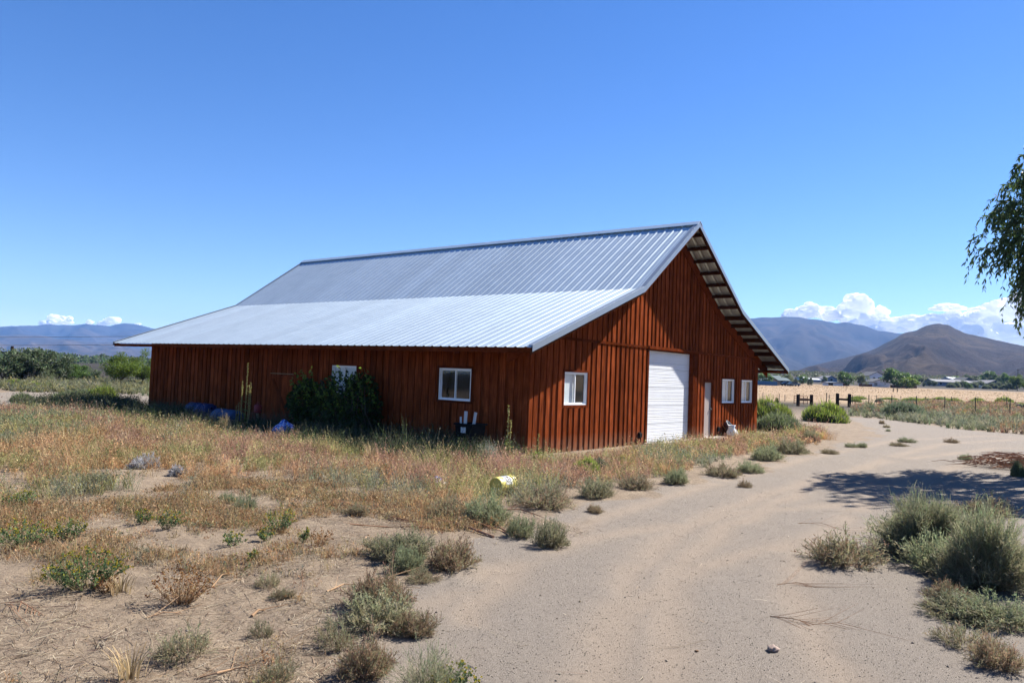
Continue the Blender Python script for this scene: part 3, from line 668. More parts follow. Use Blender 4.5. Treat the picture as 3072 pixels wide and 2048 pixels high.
# ---- small things on the walls
for x in (5.20, 10.66):
    MB().box(x-.055, x+.055, -.075, -.031, .17, .33).box(x-.075, x+.075, -.10, -.0755, .19, .31).build('outlet_box', M['black'], barn, bevel=.006)
# braced stable door on the long wall
sd = MB().box(-.030, -.0266, 8.72, 9.80, .12, 1.50).build('door', M['red'], barn)
m = MB()
for k in range(8): m.box(-.040, -.0305, 8.725+k*.135, 8.725+k*.135+.128, .12, 1.50)
for k in range(8):
    MB().box(-.040, -.0305, 8.725+k*.135, 8.725+k*.135+.128, .12, 1.50).build('plank', M['red'], sd)
MB().hexa([(-.055, 8.74, .25), (-.041, 8.74, .25), (-.041, 8.86, .25), (-.055, 8.86, .25), (-.055, 9.66, 1.4), (-.041, 9.66, 1.4), (-.041, 9.78, 1.4), (-.055, 9.78, 1.4)]).build('brace', M['redtrim'], sd)
MB().box(-.060, -.028, 8.70, 9.83, 1.545, 1.575).build('rail', M['tanwood'], barn)

# ------------------------------------------------------------------ PLANT GENERATORS
class Acc:
    def __init__(s): s.V = []; s.F = []; s.C = []; s.n = 0
    def strips(s, P, W, side, C):
        N, S, _ = P.shape
        if np.ndim(W) == 1: W = W[:, None]*np.linspace(1, .35, S)[None]
        L = P-side[:, None]*W[..., None]*.5; R = P+side[:, None]*W[..., None]*.5
        V = np.stack([L, R], 2).reshape(-1, 3)
        if C.ndim == 2: C = np.repeat(C[:, None], S, 1)
        Cc = np.repeat(C[:, :, None], 2, 2).reshape(-1, 3)
        b = (np.arange(N)*S*2)[:, None]+(np.arange(S-1)*2)[None]
        F = np.stack([b, b+1, b+3, b+2], -1).reshape(-1, 4)+s.n
        s.V.append(V); s.F.append(F); s.C.append(Cc); s.n += len(V)
    def leaves(s, P, A, B, C, n_=None):
        "diamond leaves: base P, long vector A, half width vector B"
        V = np.stack([P, P+A*.45+B, P+A, P+A*.45-B], 1).reshape(-1, 3)
        F = (np.arange(len(P))*4)[:, None]+np.arange(4)[None]+s.n
        s.V.append(V); s.F.append(F); s.C.append(np.repeat(C, 4, 0)); s.n += len(V)
    def mesh(s, name): return npmesh(name, np.vstack(s.V), np.vstack(s.F), np.vstack(s.C))
def unit(v): return v/(np.linalg.norm(v, axis=-1, keepdims=True)+1e-9)
def rdir(rs, n): return unit(rs.normal(size=(n, 3)))
def pick(rs, cols, n, v=.18):
    c = np.array(cols)[rs.integers(0, len(cols), n)]*.80
    return np.clip(c*(1+rs.normal(0, v, (n, 1)))+rs.normal(0, .006, (n, 3)), .003, .95)
SAGE = [(.25, .265, .14), (.30, .30, .18), (.21, .245, .14), (.34, .31, .20)]
SAGEB = [(.19, .26, .13), (.24, .30, .17), (.29, .32, .18)]
BROWN = [(.27, .17, .11), (.21, .135, .09), (.34, .235, .15), (.23, .21, .12)]
RUST = [(.42, .24, .12), (.34, .18, .085), (.50, .31, .17), (.40, .28, .14)]
PINK = [(.34, .19, .135), (.38, .22, .16), (.30, .17, .115), (.38, .27, .18)]
TAN = [(.42, .31, .17), (.48, .37, .21), (.36, .26, .14)]
OLIVE = [(.27, .26, .10), (.34, .31, .12), (.22, .24, .10), (.38, .34, .16)]
GREY = [(.20, .215, .145), (.25, .25, .18), (.17, .20, .12)]
LIME = [(.26, .36, .045), (.33, .42, .06), (.19, .28, .05), (.37, .41, .09)]
def bush(seed, w, d, h, stems, twigs, cols, tip=None, width=.004, leafn=2, leafs=.022, base_cols=None, spread=.14, droop=.25, bias=.6):
    rs = np.random.default_rng(seed); A = Acc()
    ph = rs.uniform(0, 2*math.pi, stems); ct = rs.uniform(.0, 1, stems)**bias; st = np.sqrt(1-ct**2)
    lump = .50+.72*vn(ph*1.9+seed, ct*3.2, seed)
    T = np.stack([np.cos(ph)*st*w/2, np.sin(ph)*st*d/2, ct*h*.97+.04*h], 1)*(lump*rs.uniform(.72, 1.05, stems))[:, None]
    B = np.stack([np.cos(ph)*w*spread*rs.uniform(0, 1, stems), np.sin(ph)*d*spread*rs.uniform(0, 1, stems), np.full(stems, -.01)], 1)
    S = 5; t = np.linspace(0, 1, S)[None, :, None]
    up = np.array([0, 0, 1.])*np.linalg.norm(T, axis=1)[:, None]*droop
    P = B[:, None]+(T-B)[:, None]*t+up[:, None]*(t*(1-t))*1.4+rs.normal(0, .012*h, (stems, S, 3))*t
    bc = pick(rs, base_cols or BROWN, stems); tc = pick(rs, tip or cols, stems)
    C = bc[:, None]*(1-t)+tc[:, None]*t
    side = unit(np.cross(T-B, rdir(rs, stems))); A.strips(P, np.full(stems, width*1.3), side, C)
    n = stems*twigs; si = rs.integers(0, stems, n); tt = rs.uniform(.25, 1, n); k = np.minimum((tt*(S-1)).astype(int), S-2); f = tt*(S-1)-k
    Q = P[si, k]*(1-f)[:, None]+P[si, k+1]*f[:, None]; tan = unit(P[si, k+1]-P[si, k])
    D_ = unit(tan*.8+rdir(rs, n)*.75+np.array([0, 0, .28])); L = h*rs.uniform(.10, .26, n)*(1.25-tt*.6)
    t3 = np.linspace(0, 1, 3)[None, :, None]; TP = Q[:, None]+D_[:, None]*L[:, None, None]*t3+np.array([0, 0, 1.])*(L[:, None, None]*.18*t3**2)
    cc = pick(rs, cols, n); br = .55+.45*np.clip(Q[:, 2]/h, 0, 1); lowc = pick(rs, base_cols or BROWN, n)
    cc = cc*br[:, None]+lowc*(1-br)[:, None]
    A.strips(TP, np.full(n, width), unit(np.cross(D_, rdir(rs, n))), cc)
    m_ = n*leafn
    if m_:
        ti = rs.integers(0, n, m_); u = rs.uniform(.15, 1, m_); LP = TP[ti, 0]+(TP[ti, 2]-TP[ti, 0])*u[:, None]
        ld = unit(D_[ti]*.7+rdir(rs, m_)); A.leaves(LP, ld*(leafs*rs.uniform(.6, 1.4, m_))[:, None], unit(np.cross(ld, rdir(rs, m_)))*leafs*.17, cc[ti]*rs.uniform(.85, 1.25, (m_, 1)))
    V = np.vstack(A.V); 
    for a in A.V: a[:, 2] = np.maximum(a[:, 2], -.02)
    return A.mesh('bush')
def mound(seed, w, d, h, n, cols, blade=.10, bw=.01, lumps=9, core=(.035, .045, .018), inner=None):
    "dense rounded shrub of upright fine shoots"
    rs = np.random.default_rng(seed); A = Acc()
    lc = []
    for k in range(lumps):
        a = rs.uniform(0, 6.283); r = rs.uniform(.15, .62)**.8; q = 1-.55*r
        lc.append((math.cos(a)*r*w/2, math.sin(a)*r*d/2, 0, w*.5*rs.uniform(.36, .55), d*.5*rs.uniform(.36, .55), h*q*rs.uniform(.8, 1.05)))
    lc.append((0, 0, 0, w*.38, d*.38, h)); lc = np.array(lc); li = rs.integers(0, len(lc), n); q = lc[li]
    ph = rs.uniform(0, 6.283, n); ct = rs.uniform(.02, 1, n)**.75; st = np.sqrt(1-ct**2); r = rs.uniform(.70, 1.0, n)
    nrm = np.stack([np.cos(ph)*st, np.sin(ph)*st, ct], 1); P = q[:, :3]+nrm*q[:, 3:]*r[:, None]
    P[:, 2] = np.maximum(P[:, 2]-blade*.4, .01)
    D_ = unit(nrm*.55+np.array([0, 0, .75])+rdir(rs, n)*.35); L = blade*rs.uniform(.6, 1.4, n)
    t = np.linspace(0, 1, 3)[None, :, None]; TP = P[:, None]+D_[:, None]*L[:, None, None]*t
    cl = pick(rs, cols, n, .22); g = .75+.35*vn(q[:, 0]*3+seed, q[:, 1]*3, seed)
    cl = cl*g[:, None]
    if inner is not None:
        k = rs.uniform(0, 1, n) < .30; cl[k] = pick(rs, inner, int(k.sum()))
    A.strips(TP, np.full(n, bw), unit(np.cross(D_, rdir(rs, n))), cl)
    k = 0
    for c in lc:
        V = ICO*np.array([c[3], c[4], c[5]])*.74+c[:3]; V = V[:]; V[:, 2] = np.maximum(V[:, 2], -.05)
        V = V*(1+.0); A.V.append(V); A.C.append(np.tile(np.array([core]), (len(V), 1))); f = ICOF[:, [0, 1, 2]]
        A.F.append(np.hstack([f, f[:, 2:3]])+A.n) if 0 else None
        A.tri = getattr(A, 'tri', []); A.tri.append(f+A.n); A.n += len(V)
    return A, np.vstack(A.tri)
def finish_mound(pack, name):
    A, tri = pack; V = np.vstack(A.V); Fq = np.vstack(A.F); C = np.vstack(A.C)
    me = bpy.data.meshes.new(name); me.vertices.add(len(V)); me.vertices.foreach_set('co', V.astype(np.float32).ravel())
    idx = np.concatenate([Fq.ravel(), tri.ravel()]).astype(np.int32); me.loops.add(len(idx)); me.loops.foreach_set('vertex_index', idx)
    ls = np.concatenate([np.arange(len(Fq))*4, len(Fq)*4+np.arange(len(tri))*3]).astype(np.int32)
    me.polygons.add(len(ls)); me.polygons.foreach_set('loop_start', ls); me.update(calc_edges=True)
    a = me.attributes.new('col', 'FLOAT_COLOR', 'POINT'); c = np.ones((len(V), 4), np.float32); c[:, :3] = C; a.data.foreach_set('color', c.ravel()); return me
def put(me, name, label, cat, loc, rz=0, sc=(1, 1, 1), group=None, mat='plant', kind=None):
    o = meshobj(name, me, M[mat]); o.location = [float(c) for c in loc]; o.rotation_euler = (0, 0, rz); o.scale = sc
    return tag(o, label, cat, group, kind)
def pxm(p): return float((np.array(p)-C_) @ F_)/FPX      # metres per photo pixel at a point

# ------------------------------------------------------------------ sagey tumbleweeds along the drive: (px base, py base, width px, height px, kind, label)
_bp = {}
def proto(kind, k):
    if (kind, k) in _bp: return _bp[(kind, k)]
    a = dict(sage=(SAGE, SAGEB), brown=(BROWN+SAGE[:1], BROWN), mixed=(SAGE+BROWN, SAGE), green=(SAGEB, SAGEB), airy=(SAGE+BROWN[2:], SAGEB), rust=(RUST, RUST))[kind]
    me = bush(100+k*7+len(_bp), 1, 1, .55, 90 if kind == 'airy' else (230, 170, 280, 200)[k], 8, a[0], a[1], width=.0085, leafn=2, leafs=.034, spread=.30, bias=1.15, droop=.12); me.name = kind+'_bush'
    _bp[(kind, k)] = me; return me
BUSH = [
 (1795, 1496, 150, 80, 'sage', 'rounded grey-green tumbleweed beside the drive, widest in the row right of the yellow bucket'),
 (1912, 1474, 110, 58, 'mixed', 'low brownish tumbleweed touching the wide round one right of the yellow bucket'),
 (2036, 1457, 86, 56, 'green', 'small round blue-green tumbleweed at the drive edge below the garage door'),
 (2180, 1434, 120, 42, 'mixed', 'long low tumbleweed left of the tree shadow on the gravel'),
 (2262, 1420, 80, 44, 'green', 'bright low tuft at the right end of the long low tumbleweed'),
 (2240, 1462, 44, 26, 'brown', 'tiny brown tuft alone on the gravel below the long low tumbleweed'),
 (2310, 1384, 90, 52, 'green', 'green tumbleweed in front of the small door of the barn'),
 (2392, 1366, 110, 60, 'sage', 'taller grey-green tumbleweed at the tip of the weedy strip by the drive'),
 (1788, 1538, 66, 26, 'brown', 'small flat reddish tuft on gravel below the rounded tumbleweeds'),
 (1640, 1532, 190, 84, 'mixed', 'wide grey tumbleweed right below the yellow bucket'),
 (1452, 1575, 170, 112, 'green', 'tall blue-green tumbleweed left of the branch lying on the gravel'),
 (1560, 1622, 95, 82, 'green', 'green tumbleweed at the end of the long reddish branches'),
 (1652, 1648, 110, 92, 'sage', 'spiky tumbleweed standing alone furthest onto the gravel'),
 (1345, 1560, 120, 70, 'mixed', 'pale grass-grey tuft left of the tall blue-green tumbleweed'),
 (1180, 1705, 230, 110, 'sage', 'olive tumbleweed at left of the brown and green clump on the gravel edge'),
 (1345, 1725, 190, 120, 'brown', 'dark brown spiky tumbleweed at right of the clump on the gravel edge'),
 (1215, 1728, 120, 80, 'green', 'blue-green tuft in the middle of the clump on the gravel edge'),
 (1260, 1758, 100, 50, 'mixed', 'low olive tuft in front of the brown and green clump'),
 (1120, 1850, 190, 130, 'brown', 'bare brown tumbleweed behind the low wide one at lower centre'),
 (1120, 1912, 260, 110, 'sage', 'wide low sage tumbleweed at lower centre of the gravel'),
 (1235, 1918, 160, 90, 'brown', 'rusty twiggy tumbleweed at the right end of the low wide one'),
 (990, 1965, 160, 100, 'airy', 'thin sage tumbleweed at lower centre left of the bare brown twigs'),
 (1080, 2048, 190, 130, 'brown', 'brown twiggy tumbleweed cut by the bottom edge of the view'),
 (510, 1500, 0, 0, 'sage', ''),
 (245, 1478, 110, 72, 'sage', 'dark grey-green upright tuft among the rusty weeds at far left'),
 (720, 1536, 80, 62, 'green', 'small green and pinkish tuft on bare sand left of centre'),
 (675, 1508, 56, 36, 'green', 'tiny green tuft just behind the pinkish one on bare sand'),
 (1065, 1552, 70, 44, 'mixed', 'small olive tuft on the sand above the brown and green clump'),
 (500, 2000, 230, 130, 'airy', 'airy grey-green thistle at the lower left'),
 (775, 1918, 84, 56, 'airy', 'small airy green tuft on gravel at lower left of centre'),
 (790, 1772, 110, 66, 'airy', 'small dark sage tuft left of the long dry curved stem'),
 (840, 1806, 76, 36, 'mixed', 'low brown-green tuft beside the small dark sage one'),
 (810, 2060, 130, 90, 'airy', 'sage tuft cut by the bottom edge at lower left'),
 (2570, 1712, 250, 104, 'mixed', 'low sprawling tumbleweed left of the big sage bushes'),
 (2860, 1700, 330, 150, 'sage', 'big rounded sage bush behind the nearest one at right'),
 (3010, 1790, 330, 160, 'sage', 'biggest sage bush at the right edge nearest the camera'),
 (2905, 1750, 280, 130, 'green', 'bright green-grey bush between the two big sage bushes'),
 (3010, 1556, 170, 84, 'mixed', 'brown-topped bush behind the big sage bushes at the right edge'),
 (2945, 1965, 190, 90, 'airy', 'thin low weed below the big sage bushes'),
 (3040, 2030, 170, 110, 'brown', 'dry brown weed in the lower right corner'),
 (2960, 1880, 280, 90, 'sage', 'spreading sage weed in front of the biggest sage bush'),
 (3075, 1910, 240, 120, 'green', 'green-grey weed at the right edge below the sage thicket'),
 (2880, 1835, 150, 80, 'brown', 'dry skirt of twigs at the foot of the big sage bushes'),
 (2440, 1328, 66, 38, 'sage', 'round silvery tuft in front of the rusty grass right of the barn'),
 (2496, 1362, 50, 22, 'mixed', 'small dark tuft alone on the bare drive right of the barn'),
 (2562, 1342, 44, 16, 'green', 'left one of a flat pair of tufts on the drive'),
 (2592, 1342, 36, 17, 'green', 'right one of a flat pair of tufts on the drive'),
 (2706, 1340, 50, 16, 'mixed', 'front one of two small tufts in the middle of the drive'),
 (2730, 1328, 48, 17, 'green', 'rear one of two small tufts in the middle of the drive'),
 (2864, 1329, 44, 16, 'brown', 'flat brownish tuft far right on the drive'),
 (2908, 1380, 54, 24, 'green', 'small pale green tuft above the tree shadow on the drive'),
 (2664, 1283, 20, 12, 'mixed', 'tiny tuft on the drive left of the road bend'),
 (2650, 1272, 22, 13, 'brown', 'tiny brownish tuft at the near side of the road bend'),
 (2668, 1294, 18, 9, 'green', 'tiniest green tuft below the road bend'),
]
for i, (px, py, wp, hp, kd, lab) in enumerate(BUSH):
    if not wp: continue
    p = GP(px, py); m_ = pxm(p); me = proto(kd, i % 4)
    W_ = wp*m_*1.18*(.9+.25*((i*37) % 10)/10); H_ = hp*m_*(.85+.3*((i*53) % 10)/10); p2 = np.array(p)+np.array([_fw[0], _fw[1], 0])*W_*.36
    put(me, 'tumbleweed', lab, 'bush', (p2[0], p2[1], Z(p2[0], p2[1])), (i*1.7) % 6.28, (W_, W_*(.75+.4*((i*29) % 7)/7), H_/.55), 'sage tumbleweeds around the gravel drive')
# big ones at the right get extra density from their own meshes
for (px, py, wp, hp, sd, lab) in [(2850, 1690, 380, 195, 61, 'dense sage bush with curved shoots at left of the right-hand thicket'), (3060, 1800, 420, 240, 62, 'dense sage bush leaving the picture at the right edge')]:
    p = GP(px, py); m_ = pxm(p); W_ = wp*m_; H_ = hp*m_
    me = bush(sd, W_, W_*.8, H_, 1500, 11, SAGE+SAGEB[:1]+[(.16, .18, .10)], SAGE+SAGEB, width=.0042, leafn=2, leafs=.018, droop=.15)
    p2 = np.array(p)+np.array([_fw[0], _fw[1], 0])*W_*.35
    put(me, 'sage_bush', lab, 'bush', (p2[0], p2[1], Z(p2[0], p2[1])), 0)
# ------------------------------------------------------------------ rabbitbrush mounds
MND = [(2325, 1268, 150, 84, 1, 0, 'tall bright green rabbitbrush against the right corner of the barn'),
 (2352, 1296, 150, 66, 1, 1, 'grey-green rabbitbrush in front of the tall one by the barn corner'),
 (2498, 1268, 152, 70, 1, 0, 'big bright rabbitbrush mound between the gate posts and the drive'),
 (2735, 1252, 130, 56, 1, 2, 'dark green rabbitbrush mound beside the second fence post'),
 (205, 1203, 150, 42, 0, 1, 'left half of the green rabbitbrush pair behind the sand track'),
 (280, 1204, 120, 56, 0, 0, 'tallest bright rabbitbrush of the left pair behind the sand track'),
 (44, 1205, 76, 30, 0, 1, 'low grey-green shrub at far left beyond the sand track'),
 (30, 1156, 62, 20, 0, 0, 'leftmost bright shrub in the row before the dark trees'),
 (85, 1164, 60, 22, 0, 0, 'bright yellow-green shrub in the row before the dark trees'),
 (130, 1168, 70, 22, 0, 1, 'greyish shrub at the right end of the row before the dark trees'),
 (415, 1158, 34, 14, 0, 1, 'small dark shrub at the foot of the tree by the barn'),
 (300, 1158, 22, 9, 0, 2, 'tiny grey shrub left of the tree by the barn'),
 (2575, 1206, 44, 14, 1, 0, 'far green shrub just right of the timber gate frames'),
 (2645, 1207, 26, 14, 1, 2, 'far grey shrub left of the red steel post'),
 (2750, 1206, 56, 16, 1, 0, 'far green shrub behind the dark mound'),
 (2790, 1203, 44, 10, 1, 0, 'small far green shrub between the third and fourth fence posts'),
 (2875, 1210, 46, 18, 1, 0, 'far green shrub in the middle of the fence line'),
 (2943, 1208, 48, 16, 1, 0, 'far shrub behind the fifth fence post'),
 (3030, 1212, 62, 24, 1, 0, 'largest far green shrub near the right edge'),
 (2590, 1198, 60, 10, 1, 0, 'low green shrub strip at the near edge of the field behind the right gate frame'),
 (2680, 1200, 50, 9, 1, 0, 'low green shrub at the field edge behind the red steel post'),
 (2835, 1200, 50, 10, 1, 0, 'low green shrub at the field edge behind the fourth fence post'),
 (2980, 1203, 70, 13, 1, 0, 'wide low green shrub at the field edge left of the largest far one'),
 (3080, 1222, 60, 14, 1, 0, 'low green shrub at the right edge near the tyres'),
 (2620, 1235, 40, 22, 1, 2, 'grey shrub beside the red steel post'),
 (2770, 1420, 0, 0, 1, 0, ''),
 (1762, 1426, 104, 60, 2, 0, 'bright green rabbitbrush in the weeds before the garage door'),
 (1800, 1418, 70, 46, 2, 2, 'blue-grey rabbitbrush touching the bright green one before the garage door'),
 (1162, 1418, 68, 30, 2, 3, 'lime yellow-green cushion plant in the rusty weeds'),
 (3064, 1432, 40, 50, 1, 1, 'grey shrub at the right edge behind the tree shadow'),
 (3075, 1405, 60, 30, 1, 2, 'grey-green shrub growing through the reddish branch pile')]
_mp = {}
for i, (px, py, wp, hp, z_, kd, lab) in enumerate(MND):
    if not wp: continue
    big = wp > 100; key = (kd, big, i % 2)
    if key not in _mp:
        cs = [LIME+OLIVE[:1], [(.20, .26, .10), (.25, .29, .14), (.17, .22, .11)], [(.13, .19, .10), (.17, .21, .13), (.12, .16, .09)], [(.34, .36, .06), (.3, .33, .06)]][kd]
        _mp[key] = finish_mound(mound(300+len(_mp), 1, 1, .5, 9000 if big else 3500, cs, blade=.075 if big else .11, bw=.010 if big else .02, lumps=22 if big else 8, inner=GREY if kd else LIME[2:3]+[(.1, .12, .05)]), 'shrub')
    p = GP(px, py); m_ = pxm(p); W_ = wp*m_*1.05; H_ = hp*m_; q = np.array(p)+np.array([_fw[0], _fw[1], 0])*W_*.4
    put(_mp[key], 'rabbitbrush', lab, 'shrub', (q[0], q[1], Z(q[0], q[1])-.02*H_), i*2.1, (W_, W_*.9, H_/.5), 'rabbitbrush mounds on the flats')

# ------------------------------------------------------------------ flowering weeds, left foreground
def gumweed(seed, w, h, n, dry=False):
    rs = np.random.default_rng(seed); A = Acc(); cols = RUST+[(.22, .13, .07)] if dry else [(.10, .17, .06), (.13, .2, .07), (.09, .15, .07), (.16, .2, .09)]
    ph = rs.uniform(0, 6.283, n); r = np.sqrt(rs.uniform(0, 1, n)); T = np.stack([np.cos(ph)*r*w/2, np.sin(ph)*r*w/2*.8, h*(1-.45*r**2)*rs.uniform(.6, 1.05, n)], 1); B = T*np.array([.25, .25, 0])
    t = np.linspace(0, 1, 5)[None, :, None]; P = B[:, None]+(T-B)[:, None]*t+rs.normal(0, .008, (n, 5, 3)); bc = pick(rs, TAN if not dry else RUST, n)*.6; tc = pick(rs, cols, n)
    A.strips(P, np.full(n, .006), unit(np.cross(T-B, rdir(rs, n))), bc[:, None]*(1-t)+tc[:, None]*t)
    m_ = n*(16 if not dry else 9); si = rs.integers(0, n, m_); u = rs.uniform(.3, 1, m_); k = np.minimum((u*4).astype(int), 3); f = u*4-k
    Q = P[si, k]*(1-f)[:, None]+P[si, k+1]*f[:, None]; d = unit(rdir(rs, m_)+np.array([0, 0, .4])); s_ = rs.uniform(.012, .03, m_)*(1 if not dry else .7)
    A.leaves(Q, d*s_[:, None], unit(np.cross(d, rdir(rs, m_)))*(s_*.28)[:, None], pick(rs, cols, m_))
    fk = rs.integers(0, n, n*3); Fp = P[fk, 4]+rs.normal(0, .012, (n*3, 3)); 
    fc = pick(rs, [(.42, .34, .03), (.30, .30, .05), (.5, .38, .05)] if not dry else [(.25, .12, .05), (.35, .2, .08)], n*3)
    for _ in range(3):
        d = rdir(rs, n*3); A.leaves(Fp-d*.008, d*.016, unit(np.cross(d, rdir(rs, n*3)))*.007, fc)
    return A.mesh('gumweed')
for i, (px, py, wp, hp, n, dry, lab) in enumerate([
 (262, 1770, 260, 120, 95, 0, 'leafy green gumweed with yellow buds, largest in the left foreground'),
 (318, 1776, 80, 50, 30, 1, 'orange dry tuft at the foot of the leafy green gumweed'),
 (545, 1810, 190, 120, 80, 1, 'brown dead gumweed right of the green one in the left foreground'),
 (430, 1575, 60, 50, 22, 0, 'small yellow-budded weed, left of two behind the brown dead gumweed'),
 (500, 1590, 110, 60, 26, 0, 'small yellow-budded weed, right of two behind the brown dead gumweed'),
 (835, 1600, 110, 80, 34, 0, 'green yellow-budded weed on the sand at centre left'),
 (800, 1625, 60, 40, 18, 0, 'small weed in front of the green yellow-budded one at centre left'),
 (700, 1640, 90, 50, 20, 0, 'thin yellow-budded weed left of the green one at centre left'),
 (912, 1632, 34, 46, 12, 0, 'single upright green weed right of centre-left buds'),
 (60, 1640, 200, 80, 60, 0, 'spreading yellow-budded weed at the left edge'),
 (200, 1620, 120, 70, 40, 0, 'yellow-budded weed right of the one at the left edge'),
 (60, 1530, 110, 60, 36, 0, 'olive weed at the left edge behind the budded weeds'),
 (755, 1690, 40, 40, 10, 0, 'thin budded stalk behind the small dark sage tuft'),
 (1360, 2075, 180, 80, 40, 0, 'yellow-budded weed cut by the bottom edge below the gravel clump'),
 (960, 1640, 80, 50, 26, 1, 'rusty dry tuft on the sand at centre left'),
 (1860, 1392, 42, 34, 14, 0, 'bright yellow flowers against the barn wall near the garage')]):
    p = GP(px, py); m_ = pxm(p); put(gumweed(500+i, wp*m_, hp*m_*1.05, n, dry), 'gumweed', lab, 'weed', p, 0, group='budding weeds on the left flat')
put(bush(77, 1.0, .9, .62, 190, 7, SAGE+SAGEB, width=.004, leafn=1), 'tumbleweed', 'thin grey-green weed behind the yellow-budded one at the bottom edge', 'bush', GP(1290, 2090), 0, (.55, .55, .55))

# ------------------------------------------------------------------ dry weed cover (nobody could count it)
def inside(P, x, y): return sdist(P, x, y)
W_DENSE = poly([(-700, 1330), (0, 1228), (300, 1235), (470, 1262), (640, 1272), (780, 1300), (950, 1335), (1100, 1365), (1250, 1385), (1450, 1385), (1600, 1378), (1720, 1372), (1930, 1345), (2120, 1328), (2290, 1310), (2420, 1296), (2490, 1305), (2470, 1332), (2330, 1350), (2190, 1385), (2060, 1430), (1900, 1452), (1730, 1478), (1640, 1508), (1480, 1535), (1330, 1548), (1190, 1500), (1000, 1470), (820, 1450), (640, 1452), (430, 1480), (200, 1520), (-100, 1560), (-700, 1640)])
W_SPARSE = poly([(-700, 1560), (200, 1500), (640, 1440), (1000, 1450), (1200, 1480), (1500, 1560), (1640, 1590), (1480, 1600), (1100, 1660), (960, 1740), (900, 1850), (840, 2100), (600, 2300), (-900, 2300)])
def weedfield(name, label, N, region, hrange, K, seed, palf, dens=None, wk=(.0022, .00022), flecks=2, cat=None):
    rs = np.random.default_rng(seed); A = Acc(); lo = region.min(0); hi = region.max(0)
    X_, Y_ = [], []; tot = 0
    for _ in range(60):
        x = rs.uniform(lo[0], hi[0], 30000); y = rs.uniform(lo[1], hi[1], 30000); q_ = (sdist(region, x, y) > 0) & ((unit(np.stack([x-CX, y-CY], 1)) @ np.array([_fw[0], _fw[1]])) > .74)
        X_.append(x[q_]); Y_.append(y[q_]); tot += int(q_.sum())
        if tot > N*3: break
    x = np.concatenate(X_); y = np.concatenate(Y_); d = sdist(region, x, y)
    rr = np.hypot(x-CX, y-CY); v = unit(np.stack([x-CX, y-CY], 1)) @ np.array([_fw[0], _fw[1]])
    cl = fbm(x*1.1+seed, y*1.1, 3, seed); keep = (d > 0) & (v > .74) & (rs.uniform(0, 1, len(x)) < (sm(.32, .62, cl) if dens is None else dens(x, y, cl, d)))
    keep &= ~((x > -.15) & (x < 14.4) & (y > -.12) & (y < 17.5))
    x, y, rr, cl = x[keep][:N], y[keep][:N], rr[keep][:N], cl[keep][:N]; N = len(x); z = terr(x, y)
    H = rs.uniform(hrange[0], hrange[1], N)*(.35+1.35*fbm(x*.9, y*.9, 3, seed+4)**1.3)*(1+.45*(rs.uniform(0, 1, N) > .93)); col_ = palf(rs, x, y, N, rr)
    tid = np.repeat(np.arange(N), K); n = N*K; h = H[tid]*rs.uniform(.45, 1.1, n)
    ph = rs.uniform(0, 6.283, n); lean = rs.uniform(.05, .6, n); b = np.stack([x[tid]+rs.normal(0, .035, n), y[tid]+rs.normal(0, .035, n), z[tid]-.01], 1)
    tip = np.stack([np.cos(ph)*lean*h, np.sin(ph)*lean*h, h], 1); t = np.linspace(0, 1, 3)[None, :, None]
    P = b[:, None]+tip[:, None]*t+np.stack([np.cos(ph), np.sin(ph), 0*ph], 1)[:, None]*(h[:, None, None]*.12*t**2)+rs.normal(0, .01, (n, 3, 3))*t
    W = (wk[0]+wk[1]*rr[tid])*rs.uniform(.6, 1.4, n); c = np.clip(col_[tid]*rs.uniform(.7, 1.3, (n, 1)), .01, .9)
    A.strips(P, W, unit(np.cross(tip, rdir(rs, n))), c)
    if flecks:
        m_ = n*flecks; si = rs.integers(0, n, m_); u = rs.uniform(.35, 1.05, m_); Q = P[si, 0]+(P[si, 2]-P[si, 0])*u[:, None]+rs.normal(0, .008, (m_, 3))
        d_ = unit(rdir(rs, m_)+np.array([0, 0, .5])); L = (.010+.0011*rr[tid][si])*rs.uniform(.7, 1.8, m_)
        A.leaves(Q, d_*L[:, None], unit(np.cross(d_, rdir(rs, m_)))*(L*.22)[:, None], np.clip(c[si]*rs.uniform(.7, 1.15, (m_, 1)), .01, .9))
    tag(meshobj(name, A.mesh(name), M['plant']), label, cat, None, 'stuff'); return N
def palmix(rs, x, y, N, rr):
    a = fbm(x*.45+9, y*.45, 3, 71); b = fbm(x*1.3, y*1.3+5, 3, 72); c = pick(rs, RUST, N)
    far = (y-x*.3) ; k = rs.uniform(0, 1, N)
    nw = x+.12*y > -6.2; pk = (a > .47) & (k < .75) & nw; c[pk] = pick(rs, PINK, int(pk.sum()))
    ol = (b > .53) & (k < .85); c[ol] = pick(rs, OLIVE, int(ol.sum()))
    gr = (a < .43) & (k < .8); c[gr] = pick(rs, GREY+OLIVE[:1], int(gr.sum()))
    tn = k > (.86-.16*(~nw)); c[tn] = pick(rs, TAN, int(tn.sum())); return c
def palsparse(rs, x, y, N, rr):
    c = pick(rs, TAN+RUST, N); k = rs.uniform(0, 1, N); g = k < .14; c[g] = pick(rs, GREY+OLIVE, int(g.sum())); return c
weedfield('weed_cover', 'rust, pink and olive dry weeds covering the ground before the barn', 9500, W_DENSE, (.15, .37), 13, 5, palmix, dens=lambda x, y, c, d: np.maximum(sm(.34, .52, c), .95*sm(-7.0, -5.5, x))*sm(0, .7, d)*.98+.02, flecks=2)
weedfield('dry_tufts', 'scattered short dry tufts on the sandy left foreground', 6000, W_SPARSE, (.03, .16), 9, 6, palsparse, dens=lambda x, y, c, d: sm(.42, .66, c), flecks=1)
SHADE = poly([(120, 1322), (330, 1250), (420, 1240), (450, 1235), (1560, 1370), (1560, 1392), (1300, 1385), (1100, 1362), (700, 1290), (450, 1262)])
